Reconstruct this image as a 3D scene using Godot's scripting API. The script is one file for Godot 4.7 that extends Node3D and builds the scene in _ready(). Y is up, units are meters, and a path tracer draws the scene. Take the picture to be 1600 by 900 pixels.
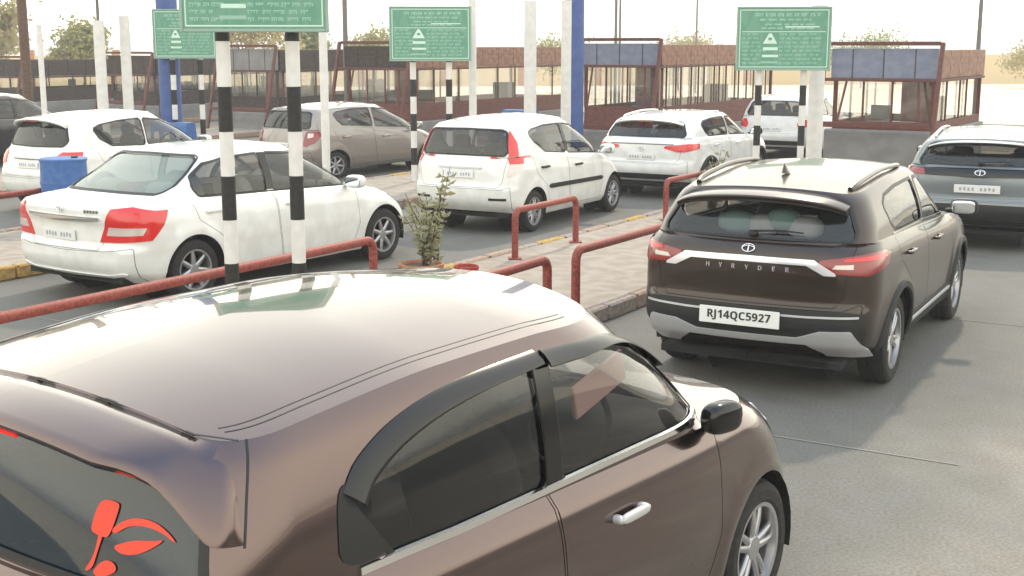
extends Node3D
# A toll plaza seen over the roof of a queueing car. x right, y up, -z away from the camera.

const LANE_TURN := 31.0          # lanes run this many degrees to the right of -z
var M := {}                      # shared materials
var taken := {}
var noise_small: NoiseTexture2D
var rng := RandomNumberGenerator.new()

# ------------------------------------------------------------------ names, metas
func numbered(called: String) -> String:
	if not taken.has(called):
		taken[called] = 0
		return called
	taken[called] += 1
	return "%s_%03d" % [called, taken[called]]

func tag(o: Node, label: String, category: String, group := "") -> Node:
	o.set_meta("label", label)
	o.set_meta("category", category)
	if group != "":
		o.set_meta("group", group)
	return o

func thing(called: String, label: String, category: String, at := Vector3.ZERO, turn := 0.0, group := "") -> Node3D:
	var o := Node3D.new()
	o.name = numbered(called)
	add_child(o)
	o.position = at
	o.rotation_degrees.y = turn
	tag(o, label, category, group)
	return o

func piece(parent: Node, called: String, mesh: Mesh, m: Material, xf := Transform3D.IDENTITY) -> MeshInstance3D:
	var o := MeshInstance3D.new()
	o.name = called
	o.mesh = mesh
	o.material_override = m
	o.transform = xf
	if parent == self:
		o.name = numbered(called)
	parent.add_child(o, true)
	return o

func structure(o: Node) -> Node:
	o.set_meta("kind", "structure")
	return o

func lane(al: float, ac: float, h := 0.0) -> Vector3:
	var a := deg_to_rad(LANE_TURN)
	return Vector3(al * sin(a) + ac * cos(a), h, -(al * cos(a) - ac * sin(a)))

# ------------------------------------------------------------------ mesh builder
class MB:
	var v := PackedVector3Array()
	var n := PackedVector3Array()
	var uv := PackedVector2Array()
	var use_uv := false

	func tri(a: Vector3, b: Vector3, c: Vector3, na: Vector3, nb: Vector3, nc: Vector3) -> void:
		if (b - a).cross(c - a).dot(na + nb + nc) > 0.0:
			v.append_array([a, c, b]); n.append_array([na, nc, nb])
		else:
			v.append_array([a, b, c]); n.append_array([na, nb, nc])

	func flat(a: Vector3, b: Vector3, c: Vector3, away: Vector3) -> void:
		var nn := (b - a).cross(c - a)
		if nn.length_squared() < 1e-16: return
		nn = nn.normalized()
		if nn.dot(away) < 0: nn = -nn
		tri(a, b, c, nn, nn, nn)

	func quad(a: Vector3, b: Vector3, c: Vector3, d: Vector3, away: Vector3) -> void:
		flat(a, b, c, away); flat(a, c, d, away)

	# a box with chamfered edges
	func box(c: Vector3, size: Vector3, basis := Basis.IDENTITY, bev := 0.006) -> void:
		var h := size * 0.5
		bev = min(bev, min(h.x, min(h.y, h.z)) * 0.45)
		var pts := []
		for ax in 3:
			for sg in [-1.0, 1.0]:
				var b1 := (ax + 1) % 3
				var b2 := (ax + 2) % 3
				var q := []
				for k in [[-1, -1], [1, -1], [1, 1], [-1, 1]]:
					var p := Vector3.ZERO
					p[ax] = sg * h[ax]
					p[b1] = k[0] * (h[b1] - bev)
					p[b2] = k[1] * (h[b2] - bev)
					q.append(c + basis * p)
				var nn := Vector3.ZERO
				nn[ax] = sg
				quad(q[0], q[1], q[2], q[3], basis * nn)
		for ax in 3:
			var b1 := (ax + 1) % 3
			var b2 := (ax + 2) % 3
			for s1 in [-1.0, 1.0]:
				for s2 in [-1.0, 1.0]:
					var q := []
					for e in [[1, 0, -1], [1, 0, 1], [0, 1, 1], [0, 1, -1]]:
						var p := Vector3.ZERO
						p[b1] = s1 * (h[b1] - bev * (1 - e[0]))
						p[b2] = s2 * (h[b2] - bev * (1 - e[1]))
						p[ax] = e[2] * (h[ax] - bev)
						q.append(c + basis * p)
					var nn := Vector3.ZERO
					nn[b1] = s1
					nn[b2] = s2
					quad(q[0], q[1], q[2], q[3], basis * nn)

	func ring_loft(rings: Array, closed := true, caps := true) -> void:
		# smooth normals across both directions
		var nr := rings.size()
		var k: int = rings[0].size()
		var nrm := []
		for i in nr:
			var row := PackedVector3Array()
			var cen := Vector3.ZERO
			for p in rings[i]: cen += p
			cen /= k
			for j in k:
				var a: Vector3 = rings[max(i - 1, 0)][j]
				var b: Vector3 = rings[min(i + 1, nr - 1)][j]
				var c: Vector3 = rings[i][(j - 1 + k) % k if closed else max(j - 1, 0)]
				var d: Vector3 = rings[i][(j + 1) % k if closed else min(j + 1, k - 1)]
				var nn := (b - a).cross(d - c)
				if nn.length_squared() < 1e-16: nn = rings[i][j] - cen
				nn = nn.normalized()
				if nn.dot(rings[i][j] - cen) < 0: nn = -nn
				row.append(nn)
			nrm.append(row)
		for i in nr - 1:
			for j in (k if closed else k - 1):
				var j2 := (j + 1) % k
				tri(rings[i][j], rings[i][j2], rings[i + 1][j2], nrm[i][j], nrm[i][j2], nrm[i + 1][j2])
				tri(rings[i][j], rings[i + 1][j2], rings[i + 1][j], nrm[i][j], nrm[i + 1][j2], nrm[i + 1][j])
		if caps and closed:
			for e in [0, nr - 1]:
				var cen := Vector3.ZERO
				for p in rings[e]: cen += p
				cen /= k
				var inner := Vector3.ZERO
				for p in rings[1 if e == 0 else nr - 2]: inner += p
				inner /= k
				for j in k:
					flat(cen, rings[e][j], rings[e][(j + 1) % k], cen - inner)

	func tube(path: Array, r: float, k := 10, r2 := -1.0) -> void:
		if r2 < 0: r2 = r
		var rings := []
		var side := Vector3.ZERO
		for i in path.size():
			var t: Vector3 = (path[min(i + 1, path.size() - 1)] - path[max(i - 1, 0)]).normalized()
			if side == Vector3.ZERO:
				side = t.cross(Vector3.UP if abs(t.y) < 0.9 else Vector3.RIGHT).normalized()
			side = (side - t * side.dot(t)).normalized()
			var up := side.cross(t)
			var rr: float = lerp(r, r2, float(i) / max(1, path.size() - 1))
			var ring := []
			for j in k:
				var a := TAU * j / k
				ring.append(path[i] + side * cos(a) * rr + up * sin(a) * rr)
			rings.append(ring)
		ring_loft(rings)

	# rounded lump: superellipsoid
	func lump(c: Vector3, half: Vector3, ex := 0.5, basis := Basis.IDENTITY, nu := 18, nv := 10) -> void:
		var rings := []
		for i in nv + 1:
			var a := -PI / 2 + PI * i / nv
			a = clamp(a, -PI / 2 + 0.02, PI / 2 - 0.02)
			var ring := []
			for j in nu:
				var b := TAU * j / nu
				var ca := pow(abs(cos(a)), ex)
				var p := Vector3(half.x * ca * sign(cos(b)) * pow(abs(cos(b)), ex), half.y * sign(sin(a)) * pow(abs(sin(a)), ex), half.z * ca * sign(sin(b)) * pow(abs(sin(b)), ex))
				ring.append(c + basis * p)
			rings.append(ring)
		ring_loft(rings)

	# profile of (radius, x) turned about the local x axis
	func lathe_x(c: Vector3, prof: Array, k := 36) -> void:
		var rings := []
		for p in prof:
			var ring := []
			for j in k:
				var a := TAU * j / k
				ring.append(c + Vector3(p.y, sin(a) * p.x, cos(a) * p.x))
			rings.append(ring)
		for i in prof.size() - 1:
			var d: Vector2 = prof[i + 1] - prof[i]
			for j in k:
				var a := TAU * j / k
				var b := TAU * (j + 1) / k
				var n1 := Vector3(-d.x, sin(a) * d.y, cos(a) * d.y).normalized()
				var n2 := Vector3(-d.x, sin(b) * d.y, cos(b) * d.y).normalized()
				var j2 := (j + 1) % k
				tri(rings[i][j], rings[i][j2], rings[i + 1][j2], n1, n2, n2)
				tri(rings[i][j], rings[i + 1][j2], rings[i + 1][j], n1, n2, n1)

	func mirror() -> void:
		var k := v.size()
		for i in range(0, k, 3):
			for j in [0, 2, 1]:
				v.append(v[i + j] * Vector3(-1, 1, 1))
				n.append(n[i + j] * Vector3(-1, 1, 1))

	func mirrored() -> MB:
		var o := MB.new()
		for i in range(0, v.size(), 3):
			for j in [0, 2, 1]:
				o.v.append(v[i + j] * Vector3(-1, 1, 1))
				o.n.append(n[i + j] * Vector3(-1, 1, 1))
		return o

	func mesh() -> ArrayMesh:
		var m := ArrayMesh.new()
		if v.is_empty(): return m
		var a := []
		a.resize(Mesh.ARRAY_MAX)
		a[Mesh.ARRAY_VERTEX] = v
		a[Mesh.ARRAY_NORMAL] = n
		if use_uv: a[Mesh.ARRAY_TEX_UV] = uv
		m.add_surface_from_arrays(Mesh.PRIMITIVE_TRIANGLES, a)
		return m

func one_box(size: Vector3, bev := 0.006) -> ArrayMesh:
	var b := MB.new()
	b.box(Vector3.ZERO, size, Basis.IDENTITY, bev)
	return b.mesh()

# ------------------------------------------------------------------ car body surfaces
# u runs forward from the rear axle, w to the right, h up. Perimeter s: 0 rear centre, 1 rear corner begins,
# 2 side begins, 3 front corner begins, 4 front begins, 5 front centre.
class CarShape:
	var T := {}
	var wb := 2.5
	var wr := 0.31
	var ra := 0.35
	var flare := 0.012
	var crown := 0.05
	var cache := [{}, {}, {}, {}]
	var mid := Vector3(0, 0.7, -1.2)
	var gs := []       # grid lines along s
	var gt := [[], [], [], []]

	func lut(keys: Array) -> Array:   # [x0, x1, samples]
		var n := keys.size() / 2
		var xs := []
		var ys := []
		for i in n:
			xs.append(float(keys[2 * i])); ys.append(float(keys[2 * i + 1]))
		var m := []
		for i in n:
			if i == 0: m.append((ys[1] - ys[0]) / (xs[1] - xs[0]) if n > 1 else 0.0)
			elif i == n - 1: m.append((ys[i] - ys[i - 1]) / (xs[i] - xs[i - 1]))
			else:
				var d0: float = (ys[i] - ys[i - 1]) / (xs[i] - xs[i - 1])
				var d1: float = (ys[i + 1] - ys[i]) / (xs[i + 1] - xs[i])
				m.append(0.0 if d0 * d1 <= 0 else 2 * d0 * d1 / (d0 + d1))
		var out := PackedFloat32Array()
		var k := 0
		for i in 129:
			var x: float = lerp(xs[0], xs[n - 1], i / 128.0)
			while k < n - 2 and x > xs[k + 1]: k += 1
			if n == 1:
				out.append(ys[0]); continue
			var hh: float = xs[k + 1] - xs[k]
			var t: float = (x - xs[k]) / hh
			out.append((2*t*t*t - 3*t*t + 1) * ys[k] + (t*t*t - 2*t*t + t) * hh * m[k] + (-2*t*t*t + 3*t*t) * ys[k + 1] + (t*t*t - t*t) * hh * m[k + 1])
		return [xs[0], 128.0 / max(1e-6, xs[n - 1] - xs[0]), out]

	func setup(spec: Dictionary) -> void:
		for k in spec.tables: T[k] = lut(spec.tables[k])
		wb = spec.wb; wr = spec.wr; ra = spec.get("ra", wr + 0.045)
		flare = spec.get("flare", 0.012); crown = spec.get("crown", 0.05)
		var fine: float = spec.get("fine", 1.0)
		for i in int(9 * fine): gs.append(i / float(int(9 * fine)))
		for i in int(7 * fine): gs.append(1 + i / float(int(7 * fine)))
		for i in int(54 * fine): gs.append(2 + i / float(int(54 * fine)))
		for i in int(7 * fine): gs.append(3 + i / float(int(7 * fine)))
		for i in int(7 * fine) + 1: gs.append(4 + i / float(int(7 * fine)))
		var cnt := [int(13 * fine), int(6 * fine), int(8 * fine), int(7 * fine)]
		for q in 4:
			for i in cnt[q] + 1: gt[q].append(i / float(cnt[q]))

	func ev(k: String, x: float) -> float:
		var l: Array = T[k]
		var f: float = clamp((x - l[0]) * l[1], 0.0, 127.999)
		var i := int(f)
		return lerp(l[2][i], l[2][i + 1], f - i)

	func ring(p: String, q: float, s: float) -> Vector2:
		var W := ev(p + "w", q)
		var UR := ev(p + "ur", q)
		var UF := ev(p + "uf", q)
		var RR := ev(p + "rr", q)
		var RF := ev(p + "rf", q)
		var BR := ev(p + "br", q)
		var BF := ev(p + "bf", q)
		if s < 1: return Vector2(UR + BR * s * s, s * (W - RR))
		var sr := 2 * BR / (W - RR)
		var CR := ev(p + "cr", q)
		var r0 := UR + BR
		var rc := r0 + sr * RR
		var r1 := rc + CR
		if s < 2:
			var t := s - 1
			return Vector2((1-t)*(1-t)*r0 + 2*t*(1-t)*rc + t*t*r1, W - RR * (1-t) * (1-t))
		var CF := ev(p + "cf", q)
		var f0 := UF - BF
		var fc := f0 - 2 * BF / (W - RF) * RF
		var f1 := fc - CF
		if s < 3: return Vector2(lerp(r1, f1, s - 2), W)
		if s < 4:
			var t := 4 - s
			return Vector2((1-t)*(1-t)*f0 + 2*t*(1-t)*fc + t*t*f1, W - RF * (1-t) * (1-t))
		var x := 5 - s
		return Vector2(UF - BF * x * x, x * (W - RF))

	func at(surf: int, s: float, t: float) -> Vector3:
		match surf:
			0:
				var o := ring("l", t, s)
				var pl := ev("plan", o.x)
				var w := o.y * pl
				var hb := ev("hb", o.x)
				var hs := ev("hs", o.x)
				var h: float = lerp(hb, hs, t)
				if flare > 0 and s > 1.3 and s < 3.7:
					for ua in [0.0, wb]:
						var d := Vector2(o.x - ua, h - wr).length() - ra - 0.02
						if abs(d) < 0.25: w += flare * exp(-d * d / 0.006)
				return Vector3(w, h, -o.x)
			1:
				var p := at(0, s, 1.0)
				var q := at(2, s, 0.0)
				var e := 1 - pow(1 - t, 1.8)
				var r: Vector3 = p.lerp(q, t)
				r.y = lerp(p.y, q.y, e)
				return r
			2:
				var o := ring("g", t, s)
				var pl := ev("plan", o.x)
				var w := o.y * pl
				var wm := ev("gw", t)
				var h: float = lerp(ev("h0", o.x), ev("h1", o.x), t) + crown * t * (1 - pow(o.y / wm, 2))
				return Vector3(w, h, -o.x)
			3:
				var o := ring("g", 1.0, s)
				var pl := ev("plan", o.x)
				var wm := ev("gw", 1.0)
				var w := o.y * (1 - t)
				return Vector3(w * pl, ev("h1", o.x) + crown * (1 - pow(w / wm, 2)), -o.x)
		return Vector3.ZERO

	func pn(surf: int, s: float, t: float) -> Array:   # [point, normal]
		var key := Vector2i(roundi(s * 20000), roundi(t * 20000))
		if cache[surf].has(key): return cache[surf][key]
		var p := at(surf, s, t)
		var e := 0.006
		var nn: Vector3
		var t2: float = clamp(t, 0.001, 0.97)
		var ds := at(surf, min(s + e, 5.0), t2) - at(surf, max(s - e, 0.0), t2)
		var dt := at(surf, s, min(t2 + e, 1.0)) - at(surf, s, max(t2 - e, 0.0))
		nn = ds.cross(dt)
		if nn.length_squared() < 1e-18: nn = Vector3.UP
		nn = nn.normalized()
		var away := p - Vector3(0, 0.55, clamp(p.z, -wb - 0.1, 0.1) if surf == 0 else clamp(p.z, -1.3, -0.6))
		if surf == 1 or surf == 3: away = Vector3.UP + away * 0.2
		if nn.dot(away) < 0: nn = -nn
		var r := [p, nn]
		cache[surf][key] = r
		return r

	func from_side(surf: int, u: float, h: float) -> Vector2:
		var t := 0.0
		if surf == 0: t = (h - ev("hb", u)) / (ev("hs", u) - ev("hb", u))
		else: t = (h - ev("h0", u)) / (ev("h1", u) - ev("h0", u))
		var pre := "l" if surf == 0 else "g"
		var lo := 1.0
		var hi := 4.0
		for i in 22:
			var m := (lo + hi) / 2
			if ring(pre, clamp(t, 0, 1), m).x < u: lo = m
			else: hi = m
		return Vector2((lo + hi) / 2, t)

	func from_rear(surf: int, w: float, h: float) -> Vector2:
		var t := 0.5
		var s := 0.5
		for k in 7:
			var lo := 0.0
			var hi := 2.0
			for i in 20:
				s = (lo + hi) / 2
				var p := at(surf, s, clamp(t, 0, 1))
				if p.x < w: lo = s
				else: hi = s
			var q := at(surf, s, clamp(t, 0, 1))
			var u := -q.z
			var h0 := ev("hb" if surf == 0 else "h0", u)
			var h1 := ev("hs" if surf == 0 else "h1", u)
			var c := 0.0
			if surf == 2: c = (q.y - lerp(h0, h1, clamp(t, 0, 1)))
			t = (h - c - h0) / (h1 - h0)
		return Vector2(s, t)

	# points tagged ["s", u, h] or ["r", w, h] or ["d", s, t] -> outline in the (s, t) domain, long edges split
	func outline(surf: int, pts: Array, step := 0.07, closed := true) -> PackedVector2Array:
		var out := PackedVector2Array()
		var n := pts.size()
		for i in n:
			var a: Array = pts[i]
			out.append(dom(surf, a))
			if i == n - 1 and not closed: break
			var b: Array = pts[(i + 1) % n]
			if a[0] == b[0] and a[0] != "d":
				var l := Vector2(a[1] - b[1], a[2] - b[2]).length()
				for k in range(1, int(l / step) + 1):
					var f := k / float(int(l / step) + 1)
					out.append(dom(surf, [a[0], lerp(float(a[1]), float(b[1]), f), lerp(float(a[2]), float(b[2]), f)]))
		return out

	func dom(surf: int, a: Array) -> Vector2:
		if a[0] == "s": return from_side(surf, a[1], a[2])
		if a[0] == "r": return from_rear(surf, a[1], a[2])
		return Vector2(a[1], a[2])

	func patch(b: MB, surf: int, poly: PackedVector2Array, holes: Array, off := 0.0, skirt := false) -> void:
		var bb := box_of(poly)
		var hb := []
		for h in holes: hb.append(box_of(h))
		var whole := poly.size() == 4 and bb.position.x <= 0.0001 and bb.position.y <= 0.0001 and bb.end.x >= 4.999 and bb.end.y >= 0.999
		for i in gs.size() - 1:
			if gs[i + 1] <= bb.position.x or gs[i] >= bb.end.x: continue
			for j in gt[surf].size() - 1:
				if gt[surf][j + 1] <= bb.position.y or gt[surf][j] >= bb.end.y: continue
				var cell := PackedVector2Array([Vector2(gs[i], gt[surf][j]), Vector2(gs[i + 1], gt[surf][j]), Vector2(gs[i + 1], gt[surf][j + 1]), Vector2(gs[i], gt[surf][j + 1])])
				var cb := Rect2(cell[0], cell[2] - cell[0])
				var list := [cell] if whole else Geometry2D.intersect_polygons(cell, poly)
				for k in holes.size():
					if not cb.intersects(hb[k]): continue
					var nl := []
					for q in list: nl.append_array(Geometry2D.clip_polygons(q, holes[k]))
					list = nl
				for q in list: emit(b, surf, q, off)
		if skirt:
			for i in poly.size():
				if poly[i].x < 0.002 and poly[(i + 1) % poly.size()].x < 0.002: continue
				var a: Array = pn(surf, poly[i].x, clamp(poly[i].y, 0, 1))
				var c: Array = pn(surf, poly[(i + 1) % poly.size()].x, clamp(poly[(i + 1) % poly.size()].y, 0, 1))
				var cen: Array = pn(surf, bb.get_center().x, clamp(bb.get_center().y, 0, 1))
				b.quad(a[0] + a[1] * off, c[0] + c[1] * off, c[0] - c[1] * 0.004, a[0] - a[1] * 0.004, a[0] - cen[0])

	func emit(b: MB, surf: int, q: PackedVector2Array, off: float) -> void:
		if q.size() < 3: return
		var P := []
		for p in q:
			var r := pn(surf, p.x, p.y)
			P.append([r[0] + r[1] * off, r[1]])
		var idx := PackedInt32Array()
		if q.size() == 4: idx = PackedInt32Array([0, 1, 2, 0, 2, 3])
		else: idx = Geometry2D.triangulate_polygon(q)
		for i in range(0, idx.size(), 3):
			var A: Array = P[idx[i]]
			var B: Array = P[idx[i + 1]]
			var C: Array = P[idx[i + 2]]
			if (B[0] - A[0]).cross(C[0] - A[0]).length_squared() < 1e-16: continue
			b.tri(A[0], B[0], C[0], A[1], B[1], C[1])

	func box_of(p: PackedVector2Array) -> Rect2:
		var r := Rect2(p[0], Vector2.ZERO)
		for q in p: r = r.expand(q)
		return r

	func full() -> PackedVector2Array:
		return PackedVector2Array([Vector2(0, 0), Vector2(5, 0), Vector2(5, 1), Vector2(0, 1)])

	# a raised strip along a line on the surface
	func strip(b: MB, surf: int, pts: Array, width: float, high: float, step := 0.06) -> void:
		var line := outline(surf, pts, step, false)
		var P := []
		for p in line:
			P.append(pn(surf, p.x, clamp(p.y, 0, 1)))
		strip_on(b, P, width, high)

	func strip_on(b: MB, P: Array, width: float, high: float) -> void:
		var rows := []
		for i in P.size():
			var tg: Vector3 = (P[min(i + 1, P.size() - 1)][0] - P[max(i - 1, 0)][0]).normalized()
			var nn: Vector3 = P[i][1]
			var sd := tg.cross(nn).normalized()
			var c: Vector3 = P[i][0]
			rows.append([c - sd * width * 0.5 - nn * 0.003, c - sd * width * 0.36 + nn * high, c + sd * width * 0.36 + nn * high, c + sd * width * 0.5 - nn * 0.003, nn, sd])
		for i in rows.size() - 1:
			var a: Array = rows[i]
			var d: Array = rows[i + 1]
			b.tri(a[1], a[2], d[2], a[4], a[4], d[4]); b.tri(a[1], d[2], d[1], a[4], d[4], d[4])
			b.quad(a[0], a[1], d[1], d[0], -a[5] + a[4] * 0.5)
			b.quad(a[2], a[3], d[3], d[2], a[5] + a[4] * 0.5)
		for e in [0, rows.size() - 1]:
			var a: Array = rows[e]
			var o: Array = rows[1 if e == 0 else rows.size() - 2]
			b.quad(a[0], a[1], a[2], a[3], a[1] - o[1])

# ------------------------------------------------------------------ cars
func smooth_poly(pts: Array, r := 0.02) -> PackedVector2Array:
	var p := PackedVector2Array()
	for i in range(0, pts.size(), 2): p.append(Vector2(pts[i], pts[i + 1]))
	if r <= 0: return p
	var a := Geometry2D.offset_polygon(p, -r, Geometry2D.JOIN_ROUND)
	if a.is_empty(): return p
	var b := Geometry2D.offset_polygon(a[0], r, Geometry2D.JOIN_ROUND)
	return b[0] if not b.is_empty() else p

func curved(pts: Array) -> PackedVector2Array:      # corners cut twice
	var p := PackedVector2Array()
	for i in range(0, pts.size(), 2): p.append(Vector2(pts[i], pts[i + 1]))
	for k in 2:
		var o := PackedVector2Array()
		for i in p.size():
			var q := p[(i + 1) % p.size()]
			o.append(p[i].lerp(q, 0.25)); o.append(p[i].lerp(q, 0.75))
		p = o
	return p

func grown(p: PackedVector2Array, r: float) -> PackedVector2Array:
	var a := Geometry2D.offset_polygon(p, r, Geometry2D.JOIN_ROUND)
	return a[0] if not a.is_empty() else p

func half_of(p: PackedVector2Array) -> PackedVector2Array:      # the w >= 0 half
	var a := Geometry2D.intersect_polygons(p, PackedVector2Array([Vector2(0, -1), Vector2(4, -1), Vector2(4, 4), Vector2(0, 4)]))
	return a[0] if not a.is_empty() else p

func both_halves(pts: Array) -> Array:                         # w >= 0 outline from the centre line out and back -> whole outline
	var out := pts.duplicate()
	for i in range(pts.size() - 2, -1, -2):
		if pts[i] > 0.0001: out.append_array([-pts[i], pts[i + 1]])
	return out

func on(sh: CarShape, surf: int, how: String, p: PackedVector2Array, step := 0.05) -> PackedVector2Array:
	var a := []
	for q in p: a.append([how, q.x, q.y])
	return sh.outline(surf, a, step)

func left_of(parent: Node, called: String, b: MB, m: Material) -> Array:
	var r := piece(parent, called, b.mesh(), m)
	var l := piece(parent, called, b.mirrored().mesh(), m)
	return [r, l]

func wheel_mesh(rr: float, style: int) -> Array:      # tyre, rim, brake disc; outer face towards +x
	var t := MB.new()
	var w := 0.105
	var ri := rr * 0.66
	t.lathe_x(Vector3.ZERO, [Vector2(ri - 0.01, -w * 0.85), Vector2(ri + 0.02, -w), Vector2(rr - 0.04, -w), Vector2(rr - 0.012, -w * 0.86), Vector2(rr, -w * 0.6), Vector2(rr, -w * 0.22), Vector2(rr - 0.007, -w * 0.2), Vector2(rr - 0.007, -w * 0.16), Vector2(rr, -w * 0.14), Vector2(rr, w * 0.14), Vector2(rr - 0.007, w * 0.16), Vector2(rr - 0.007, w * 0.2), Vector2(rr, w * 0.22), Vector2(rr, w * 0.6), Vector2(rr - 0.012, w * 0.86), Vector2(rr - 0.04, w), Vector2(ri + 0.02, w), Vector2(ri - 0.01, w * 0.85)], 40)
	var r := MB.new()
	r.lathe_x(Vector3.ZERO, [Vector2(ri - 0.015, -w * 0.8), Vector2(ri - 0.02, w * 0.6), Vector2(ri - 0.012, w * 0.92), Vector2(ri + 0.006, w * 0.94), Vector2(ri + 0.008, w * 0.8)], 40)
	var ns: int = [5, 7, 6, 8][style]
	for i in ns:
		for tw in ([-0.16, 0.16] if style != 1 else [0.0]):
			var a: float = TAU * i / ns + tw
			var rings := []
			for k in 5:
				var f := k / 4.0
				var rad: float = lerp(0.04, ri - 0.01, f)
				var aa: float = a + tw * 0.5 * (1 - f)
				var c := Vector3(w * (0.62 + 0.22 * f - 0.18 * f * f), sin(aa) * rad, cos(aa) * rad)
				var sd: Vector3 = Vector3(0, cos(aa), -sin(aa)) * (lerp(0.024, 0.016, f) * (1.5 if style == 1 else 1.0))
				var ou := Vector3(0.014, 0, 0)
				rings.append([c - sd - ou, c - sd * 0.7 + ou * 0.7, c + ou, c + sd * 0.7 + ou * 0.7, c + sd - ou])
			r.ring_loft(rings)
	r.lathe_x(Vector3.ZERO, [Vector2(0.062, w * 0.3), Vector2(0.06, w * 0.68), Vector2(0.05, w * 0.78), Vector2(0.0, w * 0.8)], 20)
	var d := MB.new()
	d.lathe_x(Vector3.ZERO, [Vector2(0.0, w * 0.25), Vector2(ri * 0.78, w * 0.25), Vector2(ri * 0.8, w * 0.1), Vector2(ri - 0.015, -w * 0.1), Vector2(ri - 0.015, -w * 0.75), Vector2(0.0, -w * 0.75)], 28)
	return [t.mesh(), r.mesh(), d.mesh()]

func rear_xf(sh: CarShape, surf: int, w: float, h: float, off: float) -> Transform3D:   # +z out of the rear face, x to the right as seen from behind
	var d := sh.from_rear(surf, abs(w), h)
	var r := sh.pn(surf, d.x, clamp(d.y, 0, 1))
	var nn: Vector3 = r[1]
	var p: Vector3 = r[0]
	if w < 0:
		nn.x = -nn.x; p.x = -p.x
	var up := (Vector3.UP - nn * nn.y).normalized()
	return Transform3D(Basis(up.cross(nn), up, nn), p + nn * off)

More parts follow.
